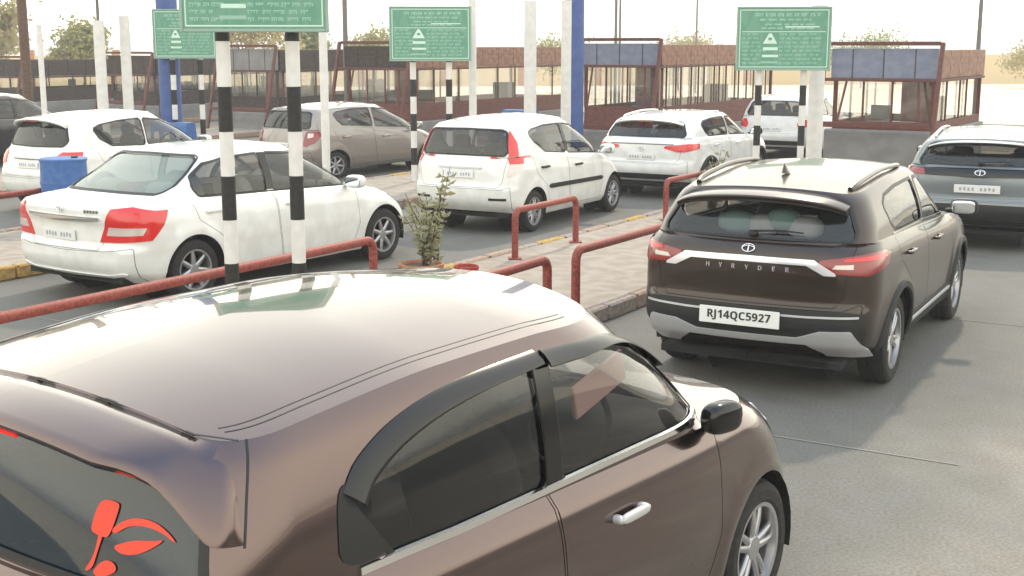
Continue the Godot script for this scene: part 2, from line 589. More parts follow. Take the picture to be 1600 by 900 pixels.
func build_car(sp: Dictionary) -> Node3D:
	var sh := CarShape.new()
	sh.setup(sp)
	var root := thing(sp.name, sp.label, "car", Vector3(sp.at[0], 0, -sp.at[1]), -sp.at[2], sp.get("group", ""))
	root.scale = sp.get("scale", Vector3.ONE)
	var paint: Material = sp.paint
	var whole := sh.full()
	# wheel arches
	var arches := []
	for ua in [0.0, sh.wb]:
		var c := PackedVector2Array()
		for i in 48:
			var a := TAU * i / 48
			c.append(Vector2(ua + cos(a) * sh.ra, sh.wr + sin(a) * sh.ra))
		arches.append(on(sh, 0, "s", c))
	var low_holes := arches.duplicate()
	# doors
	var door_polys := []
	for d in sp.doors:
		var pl := smooth_poly(d, 0.03)
		low_holes.append(on(sh, 0, "s", pl))
		door_polys.append(grown(pl, -0.005))
	# tailgate and bumper, given by their half outline behind
	var tail_parts := []
	for k in ["tailgate", "rear_bumper"]:
		if sp.has(k):
			var pl := smooth_poly(both_halves(sp[k]), 0.015)
			low_holes.append(on(sh, 0, "r", half_of(pl)))
			tail_parts.append([k, half_of(grown(pl, -0.004))])
	var body := MB.new()
	sh.patch(body, 0, whole, low_holes)
	var deck_holes := []
	sh.patch(body, 1, whole, deck_holes)
	# openings of the cabin
	var up_holes := []
	var panes := []
	var trims := []
	for wd in sp.windows:
		var pl := smooth_poly(wd, 0.025)
		up_holes.append(on(sh, 2, "s", grown(pl, 0.012)))
		panes.append(["side_window", on(sh, 2, "s", grown(pl, 0.004)), false])
		trims.append([on(sh, 2, "s", grown(pl, sp.get("trim", 0.03))), on(sh, 2, "s", pl)])
	var rg := smooth_poly(both_halves(sp.rear_glass), 0.035)
	up_holes.append(on(sh, 2, "r", half_of(grown(rg, 0.012))))
	panes.append(["rear_window", on(sh, 2, "r", half_of(grown(rg, 0.004))), true])
	trims.append([on(sh, 2, "r", half_of(grown(rg, 0.022))), on(sh, 2, "r", half_of(rg)), true])
	var ws := PackedVector2Array()
	for a in [[3.62, 0.05], [4.2, 0.05], [5, 0.05], [5, 0.93], [4.2, 0.93], [3.7, 0.93], [3.64, 0.5]]: ws.append(Vector2(a[0], a[1]))
	up_holes.append(ws)
	panes.append(["windscreen", ws, true])
	sh.patch(body, 2, whole, up_holes)
	sh.patch(body, 3, whole, [])
	body.mirror()
	piece(root, "body", body.mesh(), paint)
	# panels with their own gaps
	for i in door_polys.size():
		var b := MB.new()
		sh.patch(b, 0, on(sh, 0, "s", door_polys[i]), [arches[0]] if i == 1 else [], 0.0)
		var two := left_of(root, "front_door" if i == 0 else "rear_door", b, paint)
		var hd: Array = sp.handles[i]
		var hb := MB.new()
		var r := sh.pn(0, sh.from_side(0, hd[0], hd[1]).x, clamp(sh.from_side(0, hd[0], hd[1]).y, 0, 1))
		hb.lump(r[0] + r[1] * 0.03, Vector3(0.014, 0.017, 0.1), 0.6, Basis.IDENTITY, 14, 8)
		hb.lump(r[0] + r[1] * 0.012 + Vector3(0, 0, -0.085), Vector3(0.025, 0.014, 0.02), 0.6, Basis.IDENTITY, 10, 6)
		hb.lump(r[0] + r[1] * 0.012 + Vector3(0, 0, 0.085), Vector3(0.025, 0.014, 0.02), 0.6, Basis.IDENTITY, 10, 6)
		piece(two[0], "handle", hb.mesh(), sp.get("handle_mat", paint))
		piece(two[1], "handle", hb.mirrored().mesh(), sp.get("handle_mat", paint))
	for tp in tail_parts:
		var b := MB.new()
		sh.patch(b, 0, on(sh, 0, "r", tp[1]), [], 0.0)
		b.mirror()
		piece(root, tp[0], b.mesh(), sp.get(tp[0] + "_mat", paint))
	# glass and its dark rubber
	for p in panes:
		var b := MB.new()
		sh.patch(b, 2, p[1], [], -0.009)
		if p[2]:
			b.mirror()
			sp["_" + p[0]] = piece(root, p[0], b.mesh(), sp.get(p[0] + "_mat", M.glass))
		else:
			var two := left_of(root, p[0], b, sp.get("side_mat", M.glass))
	var tr := MB.new()
	for t in trims:
		sh.patch(tr, 2, t[0], [t[1]], 0.0015, true)
	tr.mirror()
	piece(root, "window_seal", tr.mesh(), sp.get("seal_mat", M.rubber))
	# dark inside so that gaps and openings look into a cabin
	var inner := MB.new()
	sh.patch(inner, 0, PackedVector2Array([Vector2(0, 0.02), Vector2(5, 0.02), Vector2(5, 0.97), Vector2(0, 0.97)]), arches, -0.03)
	for ua in [0.0, sh.wb]:
		for i in 16:
			var a0 := -0.25 + (PI + 0.5) * i / 16.0
			var a1 := -0.25 + (PI + 0.5) * (i + 1) / 16.0
			var rr := sh.ra + 0.005
			var P := []
			for q in [[a0, 0.45], [a1, 0.45], [a1, sp.halfw - 0.03], [a0, sp.halfw - 0.03]]:
				P.append(Vector3(q[1], sh.wr + sin(q[0]) * rr, -(ua + cos(q[0]) * rr)))
			inner.quad(P[0], P[1], P[2], P[3], Vector3(0, sh.wr, -ua) - P[0])
		var dk := Vector3(0.45, sh.wr, -ua)
		for i in 20:
			var a0 := TAU * i / 20.0
			var a1 := TAU * (i + 1) / 20.0
			inner.flat(dk, dk + Vector3(0, sin(a0), cos(a0)) * (sh.ra + 0.005), dk + Vector3(0, sin(a1), cos(a1)) * (sh.ra + 0.005), Vector3.RIGHT)
	var fr: float = sh.ev("luf", 0.3) - 0.2
	var bk: float = sh.ev("lur", 0.3) + 0.12
	inner.box(Vector3(0.33, 0.27, -(fr + bk) / 2), Vector3(0.66, 0.06, fr - bk))
	for q in [[sh.ra + 0.03, sh.wb - sh.ra - 0.03], [bk, -sh.ra - 0.02], [sh.wb + sh.ra + 0.02, fr]]:
		if q[1] > q[0]:
			var hw: float = sp.halfw - (0.09 if q[0] > 0 and q[1] < sh.wb else 0.3)
			inner.box(Vector3(hw * 0.5, 0.275, -(q[0] + q[1]) / 2), Vector3(hw, 0.05, q[1] - q[0]))
	# sills of the cabin, dashboard
	inner.lump(Vector3(0.33, 0.78, -(sh.wb - 0.42)), Vector3(0.4, 0.17, 0.25), 0.5)
	inner.mirror()
	piece(root, "inner_shell", inner.mesh(), M.inside)
	# seats
	var sm: Material = sp.get("seat_mat", M.seat)
	for u in [1.25, 0.35]:
		for w in [-0.36, 0.36]:
			var b := MB.new()
			b.lump(Vector3(w, 0.5, -(u + 0.18)), Vector3(0.25, 0.1, 0.28), 0.5)
			b.lump(Vector3(w, 0.82, -(u - 0.17)), Vector3(0.24, 0.33, 0.085), 0.5, Basis(Vector3.RIGHT, 0.28))
			if not sp.has("no_headrests"): b.lump(Vector3(w, 1.2, -(u - 0.30)), Vector3(0.125, 0.085, 0.05), 0.6, Basis(Vector3.RIGHT, 0.2))
			piece(root, "seat", b.mesh(), sm)
	var st := MB.new()
	var rg2 := []
	for i in 25:
		var a := TAU * i / 24
		rg2.append(Vector3(0.36 + cos(a) * 0.18, 0.93 + sin(a) * 0.165, -(sh.wb - 0.75) - sin(a) * 0.07))
	st.tube(rg2, 0.014, 8)
	piece(root, "steering_wheel", st.mesh(), M.inside)
	# wheels
	var wm := wheel_mesh(sh.wr, sp.get("wheel_style", 0))
	for ua in [0.0, sh.wb]:
		for sg in [1, -1]:
			var wn := Node3D.new()
			wn.name = "wheel"
			root.add_child(wn, true)
			wn.position = Vector3(sg * (sp.halfw - 0.125), sh.wr, -ua)
			wn.rotation = Vector3(0.7 * ua + 0.3 * sg, 0, 0)
			if sg < 0: wn.rotation.y = PI
			piece(wn, "tyre", wm[0], M.tyre)
			piece(wn, "rim", wm[1], sp.get("rim_mat", M.rim))
			piece(wn, "brake_disc", wm[2], M.dark_metal)
	# mirrors
	if sp.has("mirror"):
		var mp: Array = sp.mirror
		var b := MB.new()
		var g := MB.new()
		if sp.has("folded_mirrors"):
			b.lump(Vector3(mp[0] + 0.055, mp[2], -mp[1] + 0.06), Vector3(0.045, 0.062, 0.10), 0.65, Basis(Vector3.UP, -0.2))
			b.lump(Vector3(mp[0] + 0.0, mp[2] - 0.035, -mp[1]), Vector3(0.055, 0.022, 0.035), 0.7)
			left_of(root, "side_mirror", b, sp.get("mirror_mat", paint))
		else:
			b.lump(Vector3(mp[0] + 0.1, mp[2], -mp[1]), Vector3(0.115, 0.075, 0.06), 0.65, Basis(Vector3.UP, 0.15))
			b.lump(Vector3(mp[0] + 0.0, mp[2] - 0.04, -mp[1]), Vector3(0.06, 0.022, 0.035), 0.7)
			g.lump(Vector3(mp[0] + 0.1, mp[2], -mp[1] + 0.056), Vector3(0.095, 0.058, 0.006), 0.5, Basis(Vector3.UP, 0.15))
			var two := left_of(root, "side_mirror", b, sp.get("mirror_mat", paint))
			piece(two[0], "mirror_glass", g.mesh(), M.mirror)
			piece(two[1], "mirror_glass", g.mirrored().mesh(), M.mirror)
	# lamps: a list of [part name, [[surface, how, points], ...], material, offset]
	for l in sp.get("lamps", []):
		var b := MB.new()
		for q in l[1]:
			var poly := sh.outline(q[0], q[1], 0.04)
			sh.patch(b, q[0], poly, [], l[3], true)
		left_of(root, l[0], b, l[2])
	# whole-width pieces on the tail: [part name, surface, half outline (w, h), material, offset, corner radius]
	for l in sp.get("tail", []):
		var b := MB.new()
		var pl := half_of(smooth_poly(both_halves(l[2]), l[5]))
		sh.patch(b, l[1], on(sh, l[1], "r", pl, 0.04), [], l[4], true)
		b.mirror()
		piece(root, l[0], b.mesh(), l[3])
	# strips on both flanks: [part name, surface, points, width, height, material]
	for l in sp.get("strips", []):
		var b := MB.new()
		sh.strip(b, l[1], l[2], l[3], l[4])
		left_of(root, l[0], b, l[5])
	# seams and trims across the car
	for l in sp.get("lines", []):
		var b := MB.new()
		sh.strip(b, l[1], l[2], l[3], l[4])
		b.mirror()
		piece(root, l[0], b.mesh(), l[5])
	# side cladding: [part name, points (u, h), material, offset]
	for l in sp.get("cladding", []):
		var b := MB.new()
		sh.patch(b, 0, on(sh, 0, "s", smooth_poly(l[1], 0.01)), arches, l[3], true)
		left_of(root, l[0], b, l[2])
	if sp.has("arch_trim"):
		for k in 2:
			var b := MB.new()
			var P := []
			for i in 33:
				var a := -0.12 + (PI + 0.24) * i / 32.0
				var ua: float = [0.0, sh.wb][k]
				var d := sh.from_side(0, ua + cos(a) * (sh.ra + 0.025), sh.wr + sin(a) * (sh.ra + 0.025))
				if d.y < 0: continue
				P.append(sh.pn(0, d.x, clamp(d.y, 0, 1)))
			sh.strip_on(b, P, 0.06, 0.014)
			left_of(root, "wheel_arch_trim", b, M.plastic)
	# plates
	if sp.has("plate"):
		var pp: Array = sp.plate       # w, h, width, height, text, surface offset
		var xf := rear_xf(sh, 0, pp[0], pp[1], pp[5])
		var pl := piece(root, "number_plate", one_box(Vector3(pp[2], pp[3], 0.012), 0.003), M.plate, xf)
		if pp[4] != "": lettering(pl, pp[4], M.plate_ink, pp[3] * 0.62, pp[2] * 0.86, 0.0075)
		else:
			var mk := MB.new()
			for i in 9:
				if i != 4: mk.box(Vector3(pp[2] * (-0.36 + 0.09 * i), 0.004 * sin(i * 2.0), 0.0075), Vector3(pp[2] * 0.05, pp[3] * 0.4, 0.003), Basis.IDENTITY, 0.001)
			piece(pl, "worn_characters", mk.mesh(), M.plate_faint).set_meta("kind", "stuff")
	if sp.has("badge"):
		var xf := rear_xf(sh, sp.badge[2], sp.badge[0], sp.badge[1], 0.008)
		piece(root, "badge", ring_badge(), M.chrome, xf.scaled_local(Vector3.ONE * sp.badge[3]))
	# roof aerial
	if sp.has("aerial"):
		var b := MB.new()
		var rings := []
		for i in 6:
			var f := i / 5.0
			var ring := []
			for j in 12:
				var a := TAU * j / 12
				ring.append(Vector3(cos(a) * 0.028 * (1 - f * 0.85), sp.aerial[1] - 0.01 + f * 0.07, -sp.aerial[0] + f * 0.05 + sin(a) * 0.075 * (1 - f * 0.85)))
			rings.append(ring)
		b.ring_loft(rings)
		piece(root, "roof_aerial", b.mesh(), paint)
	sp["_shape"] = sh
	return root

func ring_badge() -> ArrayMesh:
	var b := MB.new()
	var p := []
	for i in 29: p.append(Vector3(cos(TAU * i / 28) * 0.055, sin(TAU * i / 28) * 0.04, 0))
	b.tube(p, 0.006, 8)
	b.tube([Vector3(-0.05, 0.008, 0), Vector3(0, 0.026, 0.002), Vector3(0.05, 0.008, 0)], 0.005, 8)
	b.tube([Vector3(0, 0.026, 0), Vector3(0, -0.036, 0)], 0.006, 8)
	return b.mesh()

func lettering(parent: Node, text: String, m: Material, high: float, wide: float, z: float, called := "lettering") -> MeshInstance3D:
	var t := TextMesh.new()
	var f := SystemFont.new()
	f.font_names = PackedStringArray(["Droid Sans"])
	f.font_weight = 700
	t.font = f
	t.text = text
	t.font_size = 32
	t.pixel_size = 0.01
	t.depth = 0.02
	t.curve_step = 2.0
	var bb := t.get_aabb()
	var s: float = min(high / max(bb.size.y, 0.001), wide / max(bb.size.x, 0.001))
	return piece(parent, called, t, m, Transform3D(Basis.from_scale(Vector3(s, s, 0.15)), Vector3(-bb.get_center().x * s, -bb.get_center().y * s, z)))

# a lofted slab across the car (spoilers): profile in (u, h) listed for half-width steps
func roof_spoiler(root: Node, sh: CarShape, called: String, m: Material, us: float, ue: float, hs_: float, he: float, thick: float, wid: float, bow: float) -> MeshInstance3D:
	var b := MB.new()
	var rings := []
	for i in 25:
		var f := i / 12.0 - 1.0
		var w := wid * f
		var e: float = 1.0 - 0.22 * pow(abs(f), 6)
		var drop := 0.055 * f * f + 0.035 * pow(abs(f), 7)
		var uu: float = us + bow * f * f
		var ul: float = lerp(us, ue, e) + bow * 1.6 * f * f
		rings.append([Vector3(w, hs_ - drop, -uu), Vector3(w, lerp(hs_, he, 0.55) - drop + 0.004, -lerp(uu, ul, 0.55)), Vector3(w, he - drop, -ul), Vector3(w, he - drop - thick * 0.35, -ul + 0.012), Vector3(w, he - drop - thick, -ul - 0.03), Vector3(w * 0.985, hs_ - drop - thick * 1.3, -uu)])
	b.ring_loft(rings)
	return piece(root, called, b.mesh(), m)

# ------------------------------------------------------------------ materials
func flat_mat(c: Color, rough := 0.7, metal := 0.0, spec := 0.5) -> StandardMaterial3D:
	var m := StandardMaterial3D.new()
	m.albedo_color = c
	m.roughness = rough
	m.metallic = metal
	m.metallic_specular = spec
	return m

func coat_paint(c: Color, metal := 0.0, rough := 0.4, cr := 0.04) -> StandardMaterial3D:
	var m := flat_mat(c, rough, metal)
	m.clearcoat_enabled = true
	m.clearcoat = 1.0
	m.clearcoat_roughness = cr
	return m

func noise_tex(freq: float, oct: int, c0: Color, c1: Color, seed_ := 1, lo := 0.3, hi := 0.7, size := 512, kind := FastNoiseLite.TYPE_SIMPLEX_SMOOTH) -> NoiseTexture2D:
	var f := FastNoiseLite.new()
	f.noise_type = kind
	f.seed = seed_
	f.frequency = freq
	f.fractal_octaves = oct
	var t := NoiseTexture2D.new()
	t.width = size; t.height = size
	t.seamless = true
	t.noise = f
	var g := Gradient.new()
	g.set_color(0, c0); g.set_offset(0, lo)
	g.set_color(1, c1); g.set_offset(1, hi)
	t.color_ramp = g
	return t

func bump_of(m: StandardMaterial3D, freq: float, amount_cm: float, seed_ := 5) -> void:
	m.heightmap_enabled = true
	m.heightmap_scale = amount_cm
	m.heightmap_texture = noise_tex(freq, 4, Color.BLACK, Color.WHITE, seed_, 0.1, 0.9)

func rough_mat(c0: Color, c1: Color, scale_m: float, rough := 0.9, freq := 0.012, oct := 5, seed_ := 1) -> StandardMaterial3D:
	var m := flat_mat(Color.WHITE, rough)
	m.albedo_texture = noise_tex(freq, oct, c0, c1, seed_)
	m.uv1_triplanar = true
	m.uv1_world_triplanar = true
	m.uv1_scale = Vector3.ONE / scale_m
	return m

func make_materials() -> void:
	M.rubber = flat_mat(Color(0.05, 0.05, 0.055), 0.45)
	M.tyre = rough_mat(Color(0.085, 0.082, 0.08), Color(0.16, 0.15, 0.14), 0.6, 0.85, 0.03, 4, 7)
	M.rim = flat_mat(Color(0.66, 0.66, 0.67), 0.3, 0.75)
	M.dark_metal = flat_mat(Color(0.13, 0.13, 0.135), 0.5, 0.6)
	M.inside = flat_mat(Color(0.07, 0.07, 0.075), 0.8)
	M.seat = flat_mat(Color(0.16, 0.155, 0.15), 0.85)
	M.seat_pale = flat_mat(Color(0.62, 0.61, 0.58), 0.85)
	M.plastic = flat_mat(Color(0.085, 0.085, 0.088), 0.6)
	M.gloss_black = flat_mat(Color(0.035, 0.035, 0.04), 0.12)
	M.chrome = flat_mat(Color(0.88, 0.88, 0.88), 0.12, 1.0)
	M.silver = flat_mat(Color(0.72, 0.72, 0.73), 0.4, 0.3)
	M.bright_trim = flat_mat(Color(0.88, 0.88, 0.89), 0.2, 0.55)
	M.mirror = flat_mat(Color(0.85, 0.87, 0.9), 0.03, 1.0)
	M.plate = flat_mat(Color(0.86, 0.86, 0.85), 0.45)
	M.plate_ink = flat_mat(Color(0.12, 0.12, 0.14), 0.5)
	M.plate_faint = flat_mat(Color(0.62, 0.63, 0.66), 0.5)
	M.red_lens = coat_paint(Color(0.80, 0.05, 0.045), 0.0, 0.3, 0.08)
	M.red_lens.emission_enabled = false
	M.dark_red_lens = coat_paint(Color(0.50, 0.035, 0.045), 0.0, 0.2, 0.03)
	M.clear_lens = coat_paint(Color(0.80, 0.74, 0.72), 0.2, 0.2, 0.03)
	M.headlamp = coat_paint(Color(0.75, 0.77, 0.80), 0.6, 0.15, 0.02)
	var g := flat_mat(Color(0.10, 0.13, 0.13, 0.42), 0.02, 0.0, 0.6)
	g.transparency = BaseMaterial3D.TRANSPARENCY_ALPHA
	M.glass = g
	var g2: StandardMaterial3D = g.duplicate()
	g2.albedo_color = Color(0.045, 0.058, 0.065, 0.52)
	M.dark_glass = g2
	var g3: StandardMaterial3D = g.duplicate()
	g3.albedo_color = Color(0.44, 0.52, 0.49, 0.55)
	M.pale_glass = g3
	M.visor = flat_mat(Color(0.07, 0.068, 0.067), 0.22)
	var g4: StandardMaterial3D = g.duplicate()
	g4.albedo_color = Color(0.12, 0.15, 0.15, 0.38)
	M.light_glass = g4
	var g5: StandardMaterial3D = g.duplicate()
	g5.albedo_color = Color(0.13, 0.18, 0.22, 0.72)
	M.blue_glass = g5
	M.white_paint = coat_paint(Color(0.885, 0.885, 0.875), 0.0, 0.45, 0.06)
	M.white_paint2 = coat_paint(Color(0.875, 0.88, 0.885), 0.0, 0.4, 0.05)
	for q in [M.white_paint, M.white_paint2]:
		q.albedo_texture = noise_tex(0.012, 5, Color(0.955, 0.95, 0.94), Color(1, 1, 1), 51)
		q.uv1_triplanar = true
		q.uv1_scale = Vector3.ONE / 1.7
	M.mauve_paint = coat_paint(Color(0.365, 0.298, 0.288), 1.0, 0.2, 0.03)
	M.brown_paint = coat_paint(Color(0.20, 0.155, 0.13), 0.45, 0.28, 0.04)
	M.silver_paint = coat_paint(Color(0.56, 0.53, 0.51), 0.55, 0.38, 0.05)
	M.grey_paint = coat_paint(Color(0.47, 0.50, 0.52), 0.5, 0.36, 0.05)
	M.dark_paint = coat_paint(Color(0.12, 0.10, 0.13), 0.4, 0.4, 0.05)
	M.brown_paint.clearcoat = 0.55
	M.grey_paint.clearcoat = 0.6
	M.red_steel = rough_mat(Color(0.42, 0.17, 0.13), Color(0.60, 0.27, 0.22), 0.6, 0.6, 0.03, 4, 11)
	M.maroon_steel = rough_mat(Color(0.32, 0.16, 0.13), Color(0.40, 0.22, 0.175), 0.8, 0.6, 0.02, 4, 12)
	M.white_pole = rough_mat(Color(0.80, 0.79, 0.775), Color(0.845, 0.835, 0.82), 1.6, 0.6, 0.015, 4, 13)
	M.black_pole = rough_mat(Color(0.06, 0.06, 0.06), Color(0.12, 0.115, 0.11), 0.6, 0.55, 0.02, 4, 14)
	M.blue_steel = rough_mat(Color(0.22, 0.31, 0.53), Color(0.26, 0.35, 0.57), 1.8, 0.55, 0.015, 4, 15)
	M.grey_pole = flat_mat(Color(0.42, 0.41, 0.40), 0.5, 0.4)
	M.brown_steel = rough_mat(Color(0.30, 0.22, 0.17), Color(0.40, 0.30, 0.24), 0.8, 0.7, 0.02, 4, 16)
	M.blue_plastic = rough_mat(Color(0.19, 0.35, 0.58), Color(0.24, 0.40, 0.63), 1.0, 0.5, 0.02, 3, 17)
	M.concrete = rough_mat(Color(0.52, 0.49, 0.46), Color(0.64, 0.61, 0.57), 1.6, 0.92, 0.012, 6, 18)
	M.pink_paving = rough_mat(Color(0.55, 0.51, 0.465), Color(0.61, 0.57, 0.525), 2.2, 0.9, 0.014, 6, 19)
	M.grey_wall = rough_mat(Color(0.47, 0.465, 0.465), Color(0.53, 0.525, 0.52), 2.5, 0.9, 0.012, 5, 20)
	M.fascia_blue = rough_mat(Color(0.41, 0.44, 0.53), Color(0.47, 0.49, 0.56), 1.2, 0.5, 0.012, 4, 21)
	M.fascia_brown = rough_mat(Color(0.44, 0.30, 0.24), Color(0.58, 0.42, 0.34), 1.1, 0.6, 0.012, 4, 22)
	M.booth_dark = rough_mat(Color(0.17, 0.13, 0.12), Color(0.27, 0.21, 0.19), 0.9, 0.7, 0.015, 4, 23)
	M.booth_red = rough_mat(Color(0.36, 0.20, 0.17), Color(0.44, 0.27, 0.23), 0.9, 0.7, 0.015, 4, 24)
	M.cream = flat_mat(Color(0.80, 0.72, 0.58), 0.8)
	M.terracotta = rough_mat(Color(0.60, 0.40, 0.28), Color(0.68, 0.49, 0.37), 0.8, 0.9, 0.02, 4, 25)
	M.red_pot = rough_mat(Color(0.55, 0.15, 0.12), Color(0.68, 0.25, 0.20), 0.4, 0.8, 0.02, 4, 26)
	M.soil = flat_mat(Color(0.30, 0.24, 0.18), 0.95)
	M.stem = flat_mat(Color(0.33, 0.27, 0.19), 0.9)
	M.bark = rough_mat(Color(0.25, 0.20, 0.15), Color(0.38, 0.31, 0.24), 0.7, 0.95, 0.02, 4, 27)
	M.orange_film = flat_mat(Color(0.90, 0.26, 0.16), 0.5)
	M.turquoise = flat_mat(Color(0.60, 0.74, 0.73), 0.8)
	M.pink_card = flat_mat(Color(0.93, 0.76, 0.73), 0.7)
	M.pale_cloth = flat_mat(Color(0.82, 0.83, 0.84), 0.8)
	M.frame_green = flat_mat(Color(0.55, 0.62, 0.58), 0.5)
	M.lamp_red = flat_mat(Color(0.9, 0.08, 0.06), 0.2)
	M.lamp_red.emission_enabled = true
	M.lamp_red.emission = Color(1.0, 0.05, 0.03)
	M.lamp_red.emission_energy_multiplier = 0.8

# ------------------------------------------------------------------ the cars of the queue
func lower_hatch(k := {}) -> Dictionary:
	var t := {
		"hb": [-0.75, 0.27, 0.4, 0.19, 2.1, 0.19, 3.25, 0.22],
		"hs": [-0.75, 0.985, 0.0, 0.985, 1.0, 0.96, 2.0, 0.925, 2.5, 0.895, 2.95, 0.815, 3.25, 0.70],
		"plan": [-0.75, 0.955, -0.2, 0.985, 0.6, 1.0, 1.8, 1.0, 2.6, 0.975, 3.25, 0.91],
		"lw": [0, 0.77, 0.1, 0.825, 0.3, 0.85, 0.55, 0.862, 0.78, 0.855, 0.92, 0.835, 1, 0.80],
		"lur": [0, -0.55, 0.12, -0.66, 0.3, -0.70, 0.48, -0.70, 0.56, -0.675, 0.8, -0.645, 1, -0.575],
		"luf": [0, 3.08, 0.15, 3.22, 0.4, 3.27, 0.7, 3.22, 0.9, 3.10, 1, 2.98],
		"lrr": [0, 0.22, 1, 0.24], "lcr": [0, 0.22, 1, 0.28], "lrf": [0, 0.32, 1, 0.36], "lcf": [0, 0.30, 1, 0.45],
		"lbr": [0, 0.05, 1, 0.06], "lbf": [0, 0.10, 1, 0.12],
		"gw": [0, 0.765, 0.3, 0.735, 0.7, 0.675, 0.9, 0.63, 1, 0.585],
		"gur": [0, -0.545, 0.5, -0.47, 0.9, -0.395, 1, -0.36],
		"guf": [0, 2.42, 0.5, 1.98, 1, 1.50],
		"grr": [0, 0.20, 1, 0.14], "gcr": [0, 0.24, 1, 0.22], "grf": [0, 0.25, 1, 0.22], "gcf": [0, 0.40, 1, 0.42],
		"gbr": [0, 0.05, 1, 0.04], "gbf": [0, 0.14, 1, 0.10],
		"h0": [-0.6, 1.0, 0.0, 1.0, 1.0, 0.97, 2.0, 0.935, 2.5, 0.915],
		"h1": [-0.4, 1.395, 0.0, 1.435, 0.5, 1.462, 0.95, 1.465, 1.5, 1.42],
	}
	for q in k: t[q] = k[q]
	return t

# ------------------------------------------------------------------ the plaza
func sheet(called: String, pts: PackedVector2Array, y: float, m: Material) -> MeshInstance3D:   # flat outline in (x, depth)
	var b := MB.new()
	var idx := Geometry2D.triangulate_polygon(pts)
	for i in range(0, idx.size(), 3):
		var P := []
		for k in 3: P.append(Vector3(pts[idx[i + k]].x, y, -pts[idx[i + k]].y))
		b.tri(P[0], P[1], P[2], Vector3.UP, Vector3.UP, Vector3.UP)
	var o := piece(self, called, b.mesh(), m)
	structure(o)
	return o

func surface_tone(al: float, ac: float, f: FastNoiseLite) -> Color:
	var c := Color(0.160, 0.156, 0.142)
	var lc := fposmod(ac + 3.1 + 3.25, 6.5) - 3.25
	var k := 1.0 + 0.07 * f.get_noise_2d(al * 0.9, ac * 1.8) + 0.05 * f.get_noise_2d(al * 0.25 + 50, ac * 4.0)
	for s in [-0.78, 0.78]: k -= 0.07 * exp(-pow((lc - s) / 0.26, 2))
	k -= 0.10 * exp(-pow(lc / 0.28, 2)) * (0.7 + 0.6 * f.get_noise_1d(al * 1.5))
	c = c * k
	var edge := -1.25 + 0.7 * f.get_noise_1d(al * 0.8) + 0.35 * f.get_noise_2d(al * 3.0, ac * 3.0)
	var dirt := Color(0.255, 0.232, 0.197) * (1.0 + 0.16 * f.get_noise_2d(al * 4.0 + 9, ac * 4.0) + 0.12 * f.get_noise_2d(al * 11.0, ac * 11.0))
	dirt = dirt.lerp(Color(0.36, 0.335, 0.295), 0.75 * smoothstep(0.22, 0.42, f.get_noise_2d(al * 2.2 + 31, ac * 4.5)) * smoothstep(-0.2, 0.6, ac - edge))
	c = c.lerp(Color(0.09, 0.088, 0.083), 0.5 * smoothstep(0.30, 0.5, f.get_noise_2d(al * 2.6 + 77, ac * 5.0)) * exp(-pow(lc / 0.55, 2)))
	c = c.lerp(dirt, smoothstep(-0.75, 0.75, ac - edge))
	return c.lerp(Color(0.115, 0.112, 0.106), smoothstep(2.5, 4.5, ac + edge * 0.5))  # unseen ground far right, darkened so the near car reflects less light

func graded(called: String, a0: float, a1: float, c0: float, c1: float, y: float, m: Material, f: FastNoiseLite) -> void:
	var st := SurfaceTool.new()
	st.begin(Mesh.PRIMITIVE_TRIANGLES)
	var cs := []
	var c := c0
	while c < c1 - 0.001:
		cs.append(c)
		c += 0.2 if c > -12.9 and c < 1.5 else (0.4 if c < 4 else 2.0)
	cs.append(c1)
	var n := int((a1 - a0) / 0.16)
	for i in n + 1:
		var al: float = lerp(a0, a1, i / float(n))
		for q in cs:
			st.set_color(surface_tone(al, q, f))
			st.set_normal(Vector3.UP)
			st.add_vertex(lane(al, q, y))
	var k := cs.size()
	for i in n:
		for j in k - 1:
			var p := i * k + j
			for t in [p, p + k, p + 1, p + 1, p + k, p + k + 1]: st.add_index(t)
	structure(piece(self, called, st.commit(), m))

func lane_pts(a: Array) -> PackedVector2Array:
	var o := PackedVector2Array()
	for i in range(0, a.size(), 2):
		var p := lane(a[i], a[i + 1])
		o.append(Vector2(p.x, -p.z))
	return o

